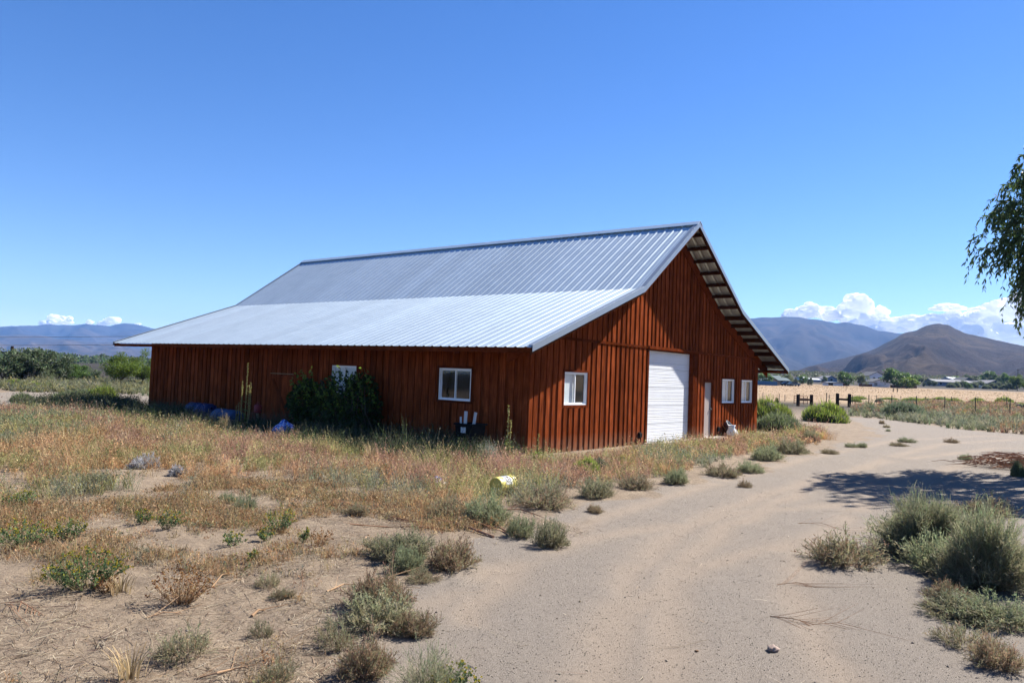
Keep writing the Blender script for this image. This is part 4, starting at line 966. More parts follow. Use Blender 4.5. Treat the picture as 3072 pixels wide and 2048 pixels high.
weedfield('shade_weeds', 'grey-green weeds growing in the shade along the long barn wall', 5200, np.array([[-3.6, -.6], [-.15, -.3], [-.15, 17.6], [.5, 20], [-1.5, 22.5], [-3.6, 20]]), (.2, .5), 11, 8, lambda rs, x, y, N, rr: pick(rs, [(.07, .10, .04), (.10, .12, .06), (.13, .12, .08)], N), dens=lambda x, y, c, d: sm(.3, .6, c), flecks=2)
VERGE = poly([(2545, 1249), (2560, 1222), (2640, 1214), (2800, 1212), (3072, 1216), (3300, 1236), (3700, 1372), (3072, 1304), (2850, 1284), (2650, 1257)])
def palverge(rs, x, y, N, rr):
    a = fbm(x*.12, y*.12, 3, 33); c = pick(rs, SAGE+GREY, N); k = (a > .5); c[k] = pick(rs, PINK+RUST+GREY, int(k.sum())); k = (rr > 62) & (rs.uniform(0, 1, N) < .6); c[k] = pick(rs, RUST+PINK+BROWN+OLIVE, int(k.sum())); return c
weedfield('verge_scrub', 'low sage and rusty scrub between the road and the wire fence', 8000, VERGE, (.2, .5), 10, 12, palverge, dens=lambda x, y, c, d: sm(.36, .6, fbm(x*.35, y*.35, 3, 91))*.9+.04, wk=(.004, .00045), flecks=2)
LEFTV = poly([(-500, 1168), (0, 1150), (250, 1144), (460, 1150), (460, 1190), (300, 1176), (0, 1178), (-500, 1190)])
weedfield('far_scrub', 'grey-green scrub beyond the sand track at left', 2400, LEFTV, (.2, .45), 10, 13, lambda rs, x, y, N, rr: pick(rs, SAGE+OLIVE+GREY, N), dens=lambda x, y, c, d: sm(.3, .55, c), wk=(.004, .0006), flecks=2)
LEFTN = poly([(-500, 1290), (0, 1245), (250, 1262), (440, 1250), (470, 1275), (300, 1300), (0, 1340), (-500, 1400)])
weedfield('grey_weeds', 'blue-green weeds at left between the sand track and the rusty weeds', 1500, LEFTN, (.10, .30), 12, 14, lambda rs, x, y, N, rr: pick(rs, SAGEB+GREY, N), dens=lambda x, y, c, d: sm(.3, .5, c), wk=(.003, .0003), flecks=2)
FIELD = np.array([D(2250, 85)[:2], D(3500, 78)[:2], D(3500, 255)[:2], D(2250, 255)[:2]])
weedfield('field_grass', 'dry tan grass covering the flat field beyond the wire fence', 9000, FIELD, (.04, .11), 6, 15, lambda rs, x, y, N, rr: pick(rs, [(.44, .33, .22), (.48, .37, .25), (.36, .26, .16), (.30, .24, .14)], N, .1), dens=lambda x, y, c, d: .35+0*x, wk=(.004, .0005), flecks=0)
# straw litter, stones
def litter():
    rs = np.random.default_rng(9); A = Acc(); n = 60000
    x = rs.uniform(-16, -1, n*4); y = rs.uniform(-9, 9, n*4); d = sdist(W_SPARSE, x, y); dd = sdist(W_DENSE, x, y); v = unit(np.stack([x-CX, y-CY], 1)) @ np.array([_fw[0], _fw[1]])
    k = (v > .76) & (((d > -.5) | ((dd > 0) & (rs.uniform(0, 1, len(x)) < .4))) & (rs.uniform(0, 1, len(x)) < sm(.3, .65, fbm(x*.9, y*.9, 3, 3))) | (rs.uniform(0, 1, len(x)) < .006)); x, y = x[k][:n], y[k][:n]; n = len(x)
    L = rs.uniform(.02, .13, n)*(1+3.0*(rs.uniform(0, 1, n) > .965)); a = rs.uniform(0, 6.283, n); t = np.linspace(-.5, .5, 3)[None, :, None]
    dr = np.stack([np.cos(a), np.sin(a), rs.uniform(-.05, .12, n)], 1); P = np.stack([x, y, terr(x, y)+.010], 1)[:, None]+dr[:, None]*L[:, None, None]*t+rs.normal(0, .006, (n, 3, 3))
    P[..., 2] = np.maximum(P[..., 2], terr(P[..., 0], P[..., 1])+.003)
    c = pick(rs, [(.42, .35, .25), (.5, .43, .32), (.34, .25, .16), (.22, .15, .10), (.12, .08, .06)], n)
    A.strips(P, rs.uniform(.003, .0065, n), unit(np.cross(dr, np.array([0, 0, 1.])+rdir(rs, n)*.5)), c); me = A.mesh('straw')
    tag(meshobj('straw', me, M['plant']), 'dry straw and twigs strewn over the sandy ground', None, None, 'stuff')
litter()
def stones():
    rs = np.random.default_rng(19); n = 42000; r = 3.6+11*rs.uniform(0, 1, n)**1.2; a = math.atan2(_fw[1], _fw[0])+rs.uniform(-.72, .72, n); x = CX+np.cos(a)*r; y = CY+np.sin(a)*r
    k = drive(x, y) > -1.5; x, y, r = x[k], y[k], r[k]; n = len(x); s = rs.uniform(.002, .0055, n)*(1+1.6*(rs.uniform(0, 1, n) > .992)); z = terr(x, y)
    O = np.array([[1, 0, 0], [-.4, .9, 0], [-.6, -.8, 0], [0, 0, .8], [0.1, .1, -.7]]); V = (O[None]*s[:, None, None]*rs.uniform(.7, 1.3, (n, 5, 3))); an = rs.uniform(0, 6.28, n); c, q = np.cos(an), np.sin(an)
    V = np.stack([V[..., 0]*c[:, None]-V[..., 1]*q[:, None]+x[:, None], V[..., 0]*q[:, None]+V[..., 1]*c[:, None]+y[:, None], V[..., 2]+z[:, None]+.001], -1).reshape(-1, 3)
    F = np.array([[0, 1, 3], [1, 2, 3], [2, 0, 3], [1, 0, 4], [2, 1, 4], [0, 2, 4]]); F = (F[None]+(np.arange(n)*5)[:, None, None]).reshape(-1, 3)
    cc = np.repeat(pick(rs, [(.28, .24, .2), (.2, .175, .15), (.36, .32, .28), (.11, .10, .095), (.3, .24, .18)], n), 5, 0)
    tag(meshobj('gravel', npmesh('gravel', V, F, cc), M['plant']), 'loose small gravel stones on the drive', None, None, 'stuff')
stones()

# ------------------------------------------------------------------ TREES
def leafcloud(seed, n, cols, clumps, size=.035, droop=0., zr=(0.12, 1.0), shell=.55, asp=.35):
    "crown of leaf-sized faces gathered in clumps, unit size"
    rs = np.random.default_rng(seed); A = Acc(); c = []
    for k in range(clumps):
        a = rs.uniform(0, 6.283); v = rs.uniform(-1, 1); q = math.sqrt(1-v*v); r = rs.uniform(.45, .85)
        c.append((math.cos(a)*q*r*.5, math.sin(a)*q*r*.5, (zr[0]+zr[1])/2+v*r*(zr[1]-zr[0])*.5, rs.uniform(.11, .21)))
    c = np.array(c); li = rs.integers(0, clumps, n); d = rdir(rs, n); r = rs.uniform(0, 1, n)**.45
    P = c[li, :3]+d*(r*c[li, 3])[:, None]*np.array([1, 1, .85]); nz = .6+.75*fbm(P[:, 0]*9+seed, P[:, 2]*9+P[:, 1]*7, 3, seed)
    cl = pick(rs, cols, n, .2)*nz[:, None]; a = unit(rdir(rs, n)+np.array([0, 0, -droop])); s_ = size*rs.uniform(.6, 1.4, n)
    A.leaves(P, a*s_[:, None], unit(np.cross(a, rdir(rs, n)))*(s_*asp)[:, None], cl); return A.mesh('crown'), c
def trunkmesh(seed, clumps, fork=.22, rad=.028):
    rs = random.Random(seed); m = MB(); m.tube([(0, 0, -.03), (.01, 0, fork*.5), (0, .01, fork)], [rad*1.25, rad, rad*.85], 7)
    for c in clumps[:9]:
        mid = (c[0]*.45+rs.uniform(-.03, .03), c[1]*.45, fork+(c[2]-fork)*.5); m.tube([(0, 0, fork*.9), mid, tuple(c[:3])], [rad*.6, rad*.4, rad*.15], 5)
    me = bpy.data.meshes.new('trunk'); me.from_pydata(m.v, [], m.f); me.update(); me.materials.append(M['bark']); return me
TG = dict(dark=[(.085, .135, .06), (.12, .165, .08), (.07, .105, .055), (.16, .18, .11)], mid=[(.10, .18, .045), (.135, .22, .05), (.085, .145, .04)],
          lime=[(.14, .21, .03), (.18, .25, .035), (.11, .17, .03)], pale=[(.15, .19, .09), (.19, .22, .11), (.12, .15, .08)])
_tp = {}
def tree(p, W, H, kind, var, label, cat='tree', group=None, name='tree', n=5200, size=.042, zr=(.12, 1.0)):
    key = (kind, var, zr)
    if key not in _tp:
        cr, cl = leafcloud(700+len(_tp)*3, n, TG[kind], 26, size, zr=zr); cr.materials.append(M['leaf']); _tp[key] = (cr, trunkmesh(len(_tp), cl, fork=max(.12, zr[0]+.05)))
    cr, tr = _tp[key]; t = thing(name, label, cat, p, var*1.3+p[0] % 3, group); t.scale = (W, W, H)
    link(bpy.data.objects.new('crown', cr), t); link(bpy.data.objects.new('trunk', tr), t); return t
GL = 'dark trees in the row at left'
for i, (px, top, by, w, k, lab) in enumerate([
 (8, 1030, 1146, 120, 'dark', 'tall dark tree cut by the left edge'), (62, 1040, 1145, 96, 'dark', 'dark tree just right of the thin pole in the left row'), (112, 1038, 1147, 120, 'dark', 'broad dark tree in the middle of the left row'),
 (165, 1046, 1148, 100, 'dark', 'dark tree with the last high top in the left row'), (212, 1088, 1148, 60, 'mid', 'small mid-green tree right of the high dark ones'), (245, 1091, 1147, 58, 'mid', 'small rounded green tree near the right end of the left row'), (279, 1100, 1150, 40, 'dark', 'smallest dark conical tree at the right end of the left row'),
 (-90, 1035, 1146, 120, 'dark', 'dark tree beyond the left edge of the view'), (140, 1100, 1149, 50, 'pale', 'grey-leaved small tree in front of the middle of the left row')]):
    p = G(px, by); m_ = pxm(p); tree(p, w*m_*1.12, (by-top)*m_, k, i % 3, lab, group=GL, zr=(.05, 1.0))
for px, top, by, w, k, v, lab in [(362, 1056, 1160, 100, 'lime', 5, 'round-crowned green tree standing left of the barn corner'), (428, 1048, 1158, 82, 'lime', 6, 'yellow-green tree partly hidden behind the left barn corner')]:
    p = G(px, by); m_ = pxm(p); tree(p, w*m_*1.05, (by-top)*m_, k, v, lab, n=9000, size=.032, zr=(.14, 1.0))
FT = [(2293, 205, 60, 36, 'mid', 'green tree behind the house with the blue container'), (2330, 250, 50, 30, 'pale', 'pale tree behind the low house roof'), (2367, 230, 30, 34, 'pale', 'pale green tree right of the low house'),
 (2386, 235, 18, 20, 'dark', 'small dark tree beside the parked cars'), (2410, 260, 34, 28, 'mid', 'green tree before the far white roofs'), (2431, 215, 18, 27, 'dark', 'dark upright tree in front of the far white roof'), (2475, 300, 20, 24, 'dark', 'dark tree right of the far white roof'),
 (2540, 262, 54, 46, 'mid', 'dark green round tree left of the white two-storey house'), (2588, 250, 36, 40, 'pale', 'pale thin tree just left of the white two-storey house'), (2697, 262, 96, 62, 'mid', 'biggest bright tree right of the white two-storey house'),
 (2722, 255, 60, 34, 'lime', 'lime green bush tree at the foot of the biggest bright tree'), (2755, 330, 34, 30, 'dark', 'dark distant tree behind the biggest bright one'), (2772, 310, 12, 14, 'dark', 'tiny dark cone tree between the houses'), (2788, 320, 16, 18, 'dark', 'small dark tree left of the long grey house'), (2803, 322, 22, 18, 'dark', 'small dark tree touching the long grey house'),
 (2858, 400, 40, 22, 'mid', 'green tree behind the long grey house'), (2902, 390, 20, 30, 'dark', 'dark narrow tree behind the white-roofed building'), (2925, 400, 50, 24, 'pale', 'pale tree behind the dark gable roofs'), (2968, 390, 50, 40, 'mid', 'broad green tree behind the dark blue house'),
 (3020, 360, 30, 44, 'mid', 'tall green tree right of the dark blue house'), (3003, 380, 26, 30, 'pale', 'pale tree behind the dark blue house'), (3052, 300, 36, 50, 'lime', 'lime green young tree near the right edge'), (3022, 300, 28, 24, 'pale', 'olive young tree left of the lime one near the right edge'),
 (2903, 298, 24, 24, 'mid', 'dark green shrubby tree in the pale shrub row'), (3080, 330, 40, 34, 'dark', 'dark tree at the far right edge'), (3150, 300, 80, 50, 'mid', 'green tree beyond the right edge')]
for i, (px, dist, w, h, k, lab) in enumerate(FT):
    p = D(px, dist); m_ = pxm(p); tree(p, w*m_*1.1, h*m_, k, 10+i % 2, lab, group='trees among the far houses', n=3600, size=.055, zr=(.04, 1.0))
for i, px in enumerate(range(2852, 3050, 18)):
    p = D(px, 312+(i % 3)*6); m_ = pxm(p); W_ = 30*m_
    key = (9, 0, 0)
    if key not in _mp: _mp[key] = finish_mound(mound(390, 1, 1, .5, 2200, [(.13, .16, .09), (.16, .19, .11)], blade=.12, bw=.03, lumps=8, inner=GREY), 'shrub')
    o = put(_mp[key], 'willow_shrub', ['first', 'second', 'third', 'fourth', 'fifth', 'sixth', 'seventh', 'eighth', 'ninth', 'tenth', 'eleventh'][i]+' pale shrub from the left in the row before the far right houses', 'shrub', p, i*1.9, (W_, W_, 15*m_*(1+.25*(i % 3))*2), 'pale shrubs before the far houses')
# far-off wood at left
rs_ = np.random.default_rng(3); A = Acc(); n = 9000; xp = rs_.uniform(-500, 700, n); dd = rs_.uniform(330, 420, n)
P = np.array([D(x, d) for x, d in zip(xp, dd)]); P[:, 2] += rs_.uniform(0, 1, n)**.8*(1.2+3.6*fbm(xp*.03, xp*0, 3, 8)); a = rdir(rs_, n)
A.leaves(P, a*.9, unit(np.cross(a, rdir(rs_, n)))*.4, pick(rs_, TG['dark']+TG['mid'][:1], n)); tag(meshobj('far_wood', A.mesh('far_wood'), M['leaf']), 'distant line of dark green trees below the left mountains', None, None, 'stuff')

P = np.array([D(x, d) for x, d in zip(rs_.uniform(2150, 3500, 1300), 395+260*rs_.uniform(0, 1, 1300))]); A = Acc()
for _ in range(26):
    n = len(P); d_ = rdir(rs_, n); q = P+d_*np.array([1.2, 1.2, .8])*rs_.uniform(.3, 1, (n, 1))+np.array([0, 0, .7]); a = rdir(rs_, n); A.leaves(q, a*.55, unit(np.cross(a, rdir(rs_, n)))*.24, pick(rs_, [(.09, .11, .05), (.12, .13, .07), (.07, .09, .04), (.17, .16, .09)], n))
tag(meshobj('far_brush', A.mesh('far_brush'), M['leaf']), 'olive scrub dotting the ground among and behind the far houses', None, None, 'stuff')
# willow at the right: trunk, limbs, hanging shoots with narrow leaves
WX, WY = 7.84, -10.65
wt = thing('willow_tree', 'narrow-leaved willow leaning into the right edge and shading the drive', 'tree', (WX, WY, Z(WX, WY)))
rs = np.random.default_rng(77); A = Acc(); ns_ = 2300
v = rs.uniform(-.75, 1, ns_); ph = rs.uniform(0, 6.283, ns_); q = np.sqrt(1-v**2); rr_ = rs.uniform(.35, 1, ns_)**.6*(.72+.45*vn(ph*1.6, v*2.2, 4)); kc = rs.integers(0, 150, ns_); vc = np.linspace(-.8, .97, 150)[rs.permutation(150)]; pc = (np.arange(150)*2.39996) % 6.283; v = np.clip(vc[kc]+rs.uniform(-.11, .11, ns_), -.95, 1); ph = pc[kc]+rs.uniform(-.25, .25, ns_); q = np.sqrt(np.clip(1-v**2, 0, 1)); rc = rs.uniform(.62, 1.12, 150); rr_ = rc[kc]*rs.uniform(.45, 1.0, ns_)**.5
ST = np.stack([np.cos(ph)*q*rr_*2.5, np.sin(ph)*q*rr_*2.5, 5.75+v*rr_*2.75], 1); out = unit(ST-np.array([0, 0, 4.6]))
L = rs.uniform(.35, .85, ns_)*(1+.8*(rs.uniform(0, 1, ns_) > .93)); t = np.linspace(0, 1, 7)[None, :, None]
P = ST[:, None]+out[:, None]*(L[:, None, None]*.55*np.sin(t*1.5))+np.array([0, 0, -1.])*(L[:, None, None]*t**1.7)+rs.normal(0, .025, (ns_, 7, 3))*t
A.strips(P, np.full(ns_, .014), unit(np.cross(out, rdir(rs, ns_))), pick(rs, [(.10, .09, .04)], ns_))
n = ns_*34; si = rs.integers(0, ns_, n); u = rs.uniform(0, 1, n); k = np.minimum((u*6).astype(int), 5); f = u*6-k
Q = P[si, k]*(1-f)[:, None]+P[si, k+1]*f[:, None]; tg_ = unit(P[si, k+1]-P[si, k]); a = unit(tg_*.7+rdir(rs, n)*.6+np.array([0, 0, -.45])); s_ = rs.uniform(.09, .17, n)
A.leaves(Q, a*s_[:, None], unit(np.cross(a, rdir(rs, n)))*(s_*.13)[:, None], pick(rs, [(.07, .12, .04), (.09, .14, .05), (.055, .095, .04), (.125, .17, .07)], n))
meshobj('crown', A.mesh('crown'), M['leaf'], wt)
m = MB(); m.tube([(0, 0, -.1), (.05, .02, 1.2), (0, .05, 2.6)], [.24, .19, .16], 10); rt = random.Random(3)
for k in range(13):
    a = k*2.4; e = Vector((math.cos(a)*rt.uniform(1, 2.1), math.sin(a)*rt.uniform(1, 2.1), rt.uniform(4.4, 7.9))); m.tube([(0, .05, 2.2+.05*k), tuple(e*.5+Vector((0, 0, 1.6))), tuple(e)], [.09, .055, .02], 6)
m.build('trunk', M['bark'], wt, True)

# ------------------------------------------------------------------ HOUSES across the field
FYAW = math.atan2(_fw[1], _fw[0])-math.pi/2
def house(label, px, dist, wpx, wall_px, roof_px, wall, roofm, front=False, depth=9, rz=0, cat='house', name='house', win=(), gdoor=None, over=.35, chim=None, group=None, fat=1.0):
    p = D(px, dist); m_ = pxm(p); W_ = wpx*m_; H_ = wall_px*m_; Rr = roof_px*m_; t = thing(name, label, cat, p, FYAW+rz, group); h = W_/2; d2 = depth
    m = MB()
    if front:
        m.add([(-h, 0, -1), (h, 0, -1), (h, d2, -1), (-h, d2, -1), (-h, 0, H_), (h, 0, H_), (h, d2, H_), (-h, d2, H_), (0, 0, H_+Rr), (0, d2, H_+Rr)],
              [(0, 1, 5, 8, 4), (2, 3, 7, 9, 6), (1, 2, 6, 5), (3, 0, 4, 7), (0, 3, 2, 1)])
    else:
        m.add([(-h, 0, -1), (h, 0, -1), (h, d2, -1), (-h, d2, -1), (-h, 0, H_), (h, 0, H_), (h, d2, H_), (-h, d2, H_), (-h, d2/2, H_+Rr), (h, d2/2, H_+Rr)],
              [(0, 1, 5, 4), (2, 3, 7, 6), (1, 2, 6, 9, 5), (3, 0, 4, 8, 7), (0, 3, 2, 1)])
    m.build('wall', wall, t); m = MB(); o = over; th = .15
    if front: s1 = Rr/h; m.prism([(-h-o, H_-o*s1+.03), (0, H_+Rr+.03), (h+o, H_-o*s1+.03), (h+o, H_-o*s1+.03+th), (0, H_+Rr+.03+th), (-h-o, H_-o*s1+.03+th)], -o, d2+o)
    else:
        s1 = Rr/(d2/2); pr = [(-o, H_-o*s1+.03), (d2/2, H_+Rr+.03), (d2+o, H_-o*s1+.03), (d2+o, H_-o*s1+.03+th), (d2/2, H_+Rr+.03+th), (-o, H_-o*s1+.03+th)]
        n = 6; m.add([(-h-o, y, z) for y, z in pr]+[(h+o, y, z) for y, z in pr], [tuple(range(5, -1, -1)), tuple(range(6, 12))]+[(i, (i+1) % n, (i+1) % n+n, i+n) for i in range(n)])
    rf = m.build('roof', roofm, t)
    for (u, v, ww, hh) in win:
        x = -h+u*W_; z = v*H_; f = MB().box(x-ww/2-.06, x+ww/2+.06, -.05, -.005, z-.06, z+hh+.06).build('window', M['vinyl'], t); MB().box(x-ww/2, x+ww/2, -.07, -.0505, z, z+hh).build('pane', M['dark'], f)
    if gdoor:
        u, ww, hh, mt = gdoor; x = -h+u*W_; MB().box(x-ww/2, x+ww/2, -.08, -.005, 0, hh).build('garage_door', mt, t)
    if chim: MB().box(chim*W_-h-.3, chim*W_-h+.3, d2/2-.3, d2/2+.3, H_, H_+Rr+.7).build('chimney', M['housetan'], rf)
    return t
house('low tan house with green-grey roof behind the blue container', 2305, 215, 90, 13, 14, M['housetan'], M['roofgreen'], False, 7, win=((.75, .3, 1, 1),), chim=.3)
house('tan front gable wing of the house behind the blue container', 2318, 208, 46, 9, 14, M['housetan'], M['roofgreen'], True, 6)
house('green-roofed right wing of the house by the parked cars', 2350, 216, 38, 13, 8, M['housetan'], M['roofgreen'], False, 6, win=((.4, .3, .8, .9), (.75, .3, .8, .9)))
house('far shed with a bright white curved roof', 2420, 330, 14, 7, 6, M['housewhite'], M['white'], False, 10, cat='shed', name='shed')
house('far long building with a bright white roof', 2449, 320, 26, 6, 4, M['housegrey'], M['white'], False, 8)
house('far blue-grey house right of the white roofs', 2495, 330, 34, 9, 9, M['housegrey'], M['roofgrey'], True, 9, win=((.5, .3, 1, 1),))
house('low white and dark shed before the round tree', 2507, 258, 46, 8, 2, M['housewhite'], M['greymetal'], False, 4, cat='shed', name='shed', gdoor=(.2, 1.4, .8, M['dark']))
house('white two-storey house with dark roof', 2632, 290, 48, 31, 12, M['housewhite'], M['roofdark'], True, 8, win=((.3, .62, .8, .9), (.62, .62, .8, .9)))
house('white attached garage with gable in front of the two-storey house', 2645, 272, 50, 14, 10, M['housewhite'], M['roofdark'], True, 7, gdoor=(.68, 2.7, 1.25, M['white']), win=((.12, .25, .3, 1.0), (.22, .25, .3, 1.0)))
house('long blue-grey manufactured house at right', 2862, 330, 112, 12, 7, M['housegrey'], M['roofgrey'], False, 8, win=((.15, .35, .9, .9), (.4, .35, .9, .9), (.7, .35, .9, .9)))
house('building with a bright white roof behind the long grey house', 2875, 385, 38, 13, 5, M['housegrey'], M['white'], False, 8)
house('dark-roofed house with wide gable behind the long grey one', 2906, 350, 42, 12, 12, M['housedark'], M['roofdark'], True, 8)
house('low dark gabled house right of the wide gable', 2941, 335, 50, 8, 10, M['housetan'], M['roofdark'], True, 8, win=((.5, .2, 1.2, .9),))
house('dark blue house with an open garage at right', 2986, 330, 44, 13, 9, M['housedark'], M['roofgrey'], True, 9, gdoor=(.6, 2.4, 1.3, M['dark']))  # no door here: a near-black panel stands in for the shaded opening
for px, w_, lab in [(2958, 40, 'low white vinyl fence left of the dark blue house'), (3020, 40, 'low white vinyl fence right of the dark blue house')]:
    p = D(px, 318); m_ = pxm(p); t = thing('vinyl_fence', lab, 'fence', p, FYAW)
    for k in range(9): MB().box((k/8-.5)*w_*m_-.05, (k/8-.5)*w_*m_+.05, -.05, .05, -.2, .95).build('post', M['vinyl'], t)
    for z in (.15, .5, .8): MB().box(-w_*m_/2, w_*m_/2, -.07, -.051, z, z+.12).build('rail', M['vinyl'], t)
# reddish board fences by the white house
for px, w_, lab in [(2598, 40, 'dark reddish board fence left of the white garage'), (2712, 80, 'dark reddish board fence right of the white garage'), (2532, 34, 'dark low board fence beside the white and dark shed')]:
    p = D(px, 266); m_ = pxm(p); t = thing('board_fence', lab, 'fence', p, FYAW); n = 16
    for k in range(n): MB().box((k/n-.5)*w_*m_, ((k+.93)/n-.5)*w_*m_, -.02, .02, -.2, .8+.03*(k % 3)).build('plank', M['fencewood'], t)
    MB().box(-w_*m_/2, w_*m_/2, .0205, .06, .5, .6).build('rail', M['fencewood'], t)
# blue shipping container
p = D(2303, 200); m_ = pxm(p); t = thing('shipping_container', 'bright blue shipping container before the low green-roofed house', 'container', p, FYAW); W_ = 60*m_
MB().box(-W_/2, W_/2, 0, 1.6, .02, .98).build('body', M['container'], t); m = MB()
for k in range(28): x = -W_/2+.1+k*(W_-.2)/28; m.box(x, x+.10, -.05, -.001, .1, .9)
o = m.build('corrugation', M['container'], t); o['kind'] = 'stuff'
MB().box(-W_/2, W_/2, -.06, 1.62, .982, 1.04).build('top_rail', plain('pale_blue_steel', (.12, .35, .6), .5, var=.1), t)
# parked cars
def car(px, dist, lab, mt, L=1.5*2.3):
    p = D(px, dist); t = thing('parked_car', lab, 'car', p, FYAW+.25, 'cars parked by the far house'); m = MB(); s_ = L/4.4
    prof = [(-2.2, .35), (-2.15, .8), (-1.5, .92), (-.9, 1.42), (.6, 1.45), (1.2, .98), (2.1, .85), (2.2, .4)]
    q = [(x*s_, z*s_) for x, z in prof]; m.prism(q, -.85*s_, .85*s_); m.build('body', mt, t)
    MB().prism([(x*s_, z*s_) for x, z in [(-1.35, .98), (-.85, 1.36), (.55, 1.38), (1.02, 1.0)]], -.87*s_, .87*s_).build('window', M['dark'], t)
    for x in (-1.4, 1.4):
        for y in (-.86, .70):
            MB().lathe([(0, 0), (.33*s_, 0), (.33*s_, .17*s_), (0, .17*s_)], 14).xf(Matrix.Translation((x*s_, y*s_+.17*s_, .33*s_)) @ Matrix.Rotation(math.radians(90), 4, 'X')).build('wheel', M['rubber'], t)
car(2364, 206, 'dark car parked at left beside the low house', M['car']); car(2381, 205, 'blue-grey car parked right of the dark one', plain('blue_grey_car_paint', (.10, .16, .20), .3, .2, var=.1))
# utility poles and overhead wires
def pole(px, dist, hpx, lab, basepx=0):
    p = D(px, dist); m_ = pxm(p); t = thing('utility_pole', lab, 'pole', p, FYAW); H_ = hpx*m_; MB().tube([(0, 0, -.3), (0, 0, H_)], [.13, .09], 8).build('post', M['oldwood'], t); MB().box(-.7, .7, -.16, -.092, H_-.5, H_-.38).build('crossarm', M['oldwood'], t); return p, H_
pole(2871, 420, 34, 'thin utility pole behind the long grey house'); pole(3054, 400, 48, 'taller utility pole near the right edge')
pl, hl = pole(33, 62, 108, 'dark utility pole rising through the dark trees at left')
for k, (ya, yb, lab) in enumerate([(1011, 1004, 'upper overhead wire crossing before the left mountains'), (1034, 1030, 'lower overhead wire crossing before the left mountains')]):
    pts = []
    for t_ in np.linspace(0, 1, 9):
        px = -300+t_*1000; d = ray(px, ya+(yb-ya)*t_+10*math.sin(math.pi*t_)*.3); d = d/np.hypot(d[0], d[1]); pts.append(tuple(C_+d*150))
    o = MB().tube(pts, .035, 5).build('overhead_wire', M['wire'], None); tag(o, lab, 'wire')

# ------------------------------------------------------------------ FENCES, GATE FRAMES
def wirefence(label, posts, hts, rad):
    a = G(*posts[0]); t = thing('wire_fence', label, 'fence', (a[0], a[1], Z(a[0], a[1]))); B = []
    for (px, py), h in zip(posts, hts):
        q = G(px, py); m_ = pxm(q); b = Vector((q[0], q[1], Z(q[0], q[1])))-t.location; H_ = h*m_; B.append((b, H_)); me = MB().box(b.x-rad, b.x+rad, b.y-.006, b.y+.006, b.z-.2, b.z+H_).box(b.x-.006, b.x+.006, b.y+.0065, b.y+rad*1.6, b.z-.2, b.z+H_)
        me.build('post', M['post'], t)
    for f in (.35, .55, .75, .93):
        pts = [(b.x, b.y-.012, b.z+H_*f) for b, H_ in B]; MB().tube(pts, .005, 4).build('wire', M['wire'], t)
wirefence('nearer barbed wire fence of steel posts beyond the drive', [(2480, 1214), (2607, 1224), (2676, 1229), (2750, 1234), (2835, 1240), (2927, 1247), (3031, 1256), (3160, 1268), (3320, 1284)], [36, 40, 44, 47, 51, 55, 60, 62, 64], .036)
wirefence('farther thin wire fence along the edge of the dry field', [(2240, 1193), (2289, 1194), (2338, 1205), (2355, 1203), (2488, 1205), (2558, 1211), (2630, 1212), (2703, 1214), (2778, 1215), (2855, 1217), (2934, 1220), (3020, 1222), (3120, 1224)], [14, 16, 24, 20, 22, 27, 27, 26, 26, 28, 31, 30, 30], .03)
def hframe(label, a, b, h, bar):
    A_ = np.array(G(*a)); B_ = np.array(G(*b)); m_ = pxm(A_); t = thing('timber_gate_frame', label, 'gate post', (A_[0], A_[1], Z(A_[0], A_[1])), math.atan2(B_[1]-A_[1], B_[0]-A_[0]), 'timber H-frames of the gateway'); L_ = float(np.hypot(*(B_-A_)[:2])); H_ = h*m_; r_ = .115
    for x in (0, L_): MB().hexa([(x-r_, -r_, -.2), (x+r_, -r_, -.2), (x+r_, r_, -.2), (x-r_, r_, -.2), (x-r_*.95, -r_, H_), (x+r_*.92, -r_, H_+.02), (x+r_*.92, r_, H_-.02), (x-r_*.95, r_, H_)]).build('post', M['oldwood'], t, bevel=.015)
    MB().box(r_+.005, L_-r_-.005, -.06, .07, H_*bar-.09, H_*bar+.09).build('crossbar', M['oldwood'], t, bevel=.01)
hframe('left timber H-frame gate post with a rusty pipe gate behind', (2394, 1218), (2434, 1217), 36, .56); hframe('right timber H-frame gate post above the big green rabbitbrush', (2512, 1217), (2548, 1221), 38, .55)
p = GP(2382, 1211); m_ = pxm(p); t = thing('pipe_gate', 'open rusty pipe gate behind the left timber frame', 'gate', p, FYAW); W_ = 44*m_; H_ = 24*m_
for z in (.12, .45, .75, 1.0): MB().tube([(0, 0, H_*z), (W_, .3, H_*z)], .025, 6).build('rail', M['rust'], t)
for x in (0, .35, .7, 1.0): MB().tube([(W_*x, .3*x, 0), (W_*x, .3*x, H_)], .028, 6).build('upright', M['rust'], t)
t = thing('steel_post', 'short rust-red steel post left of the dark shrub mound', 'post', GP(2665, 1232)); MB().tube([(0, 0, -.1), (0, 0, .52)], .05, 8).build('post', M['rust'], t); MB().box(-.06, .06, -.06, .06, .521, .55).build('cap', M['rust'], t)
for px, lab in ((2681, 'left one of two lone short posts in the tan field'), (2693, 'right one of two lone short posts in the tan field')):
    p = D(px, 175); t = thing('field_post', lab, 'post', p); MB().tube([(0, 0, -.1), (.02, 0, .75)], [.10, .085], 7).build('post', M['oldwood'], t)
p = GP(2330, 1210); t = thing('tree_stump', 'broken grey tree stump leaning behind the rabbitbrush by the barn', 'stump', p, .3)
MB().tube([(0, 0, -.05), (.05, 0, .25), (.22, 0, .42)], [.22, .17, .13], 9).build('trunk', M['oldwood'], t); MB().tube([(0, 0, .15), (-.22, .05, .36), (-.34, 0, .50)], [.09, .06, .02], 6).build('limb', M['tanwood'], t); MB().tube([(.12, 0, .3), (.3, .1, .5)], [.08, .03], 6).build('limb', M['tanwood'], t)
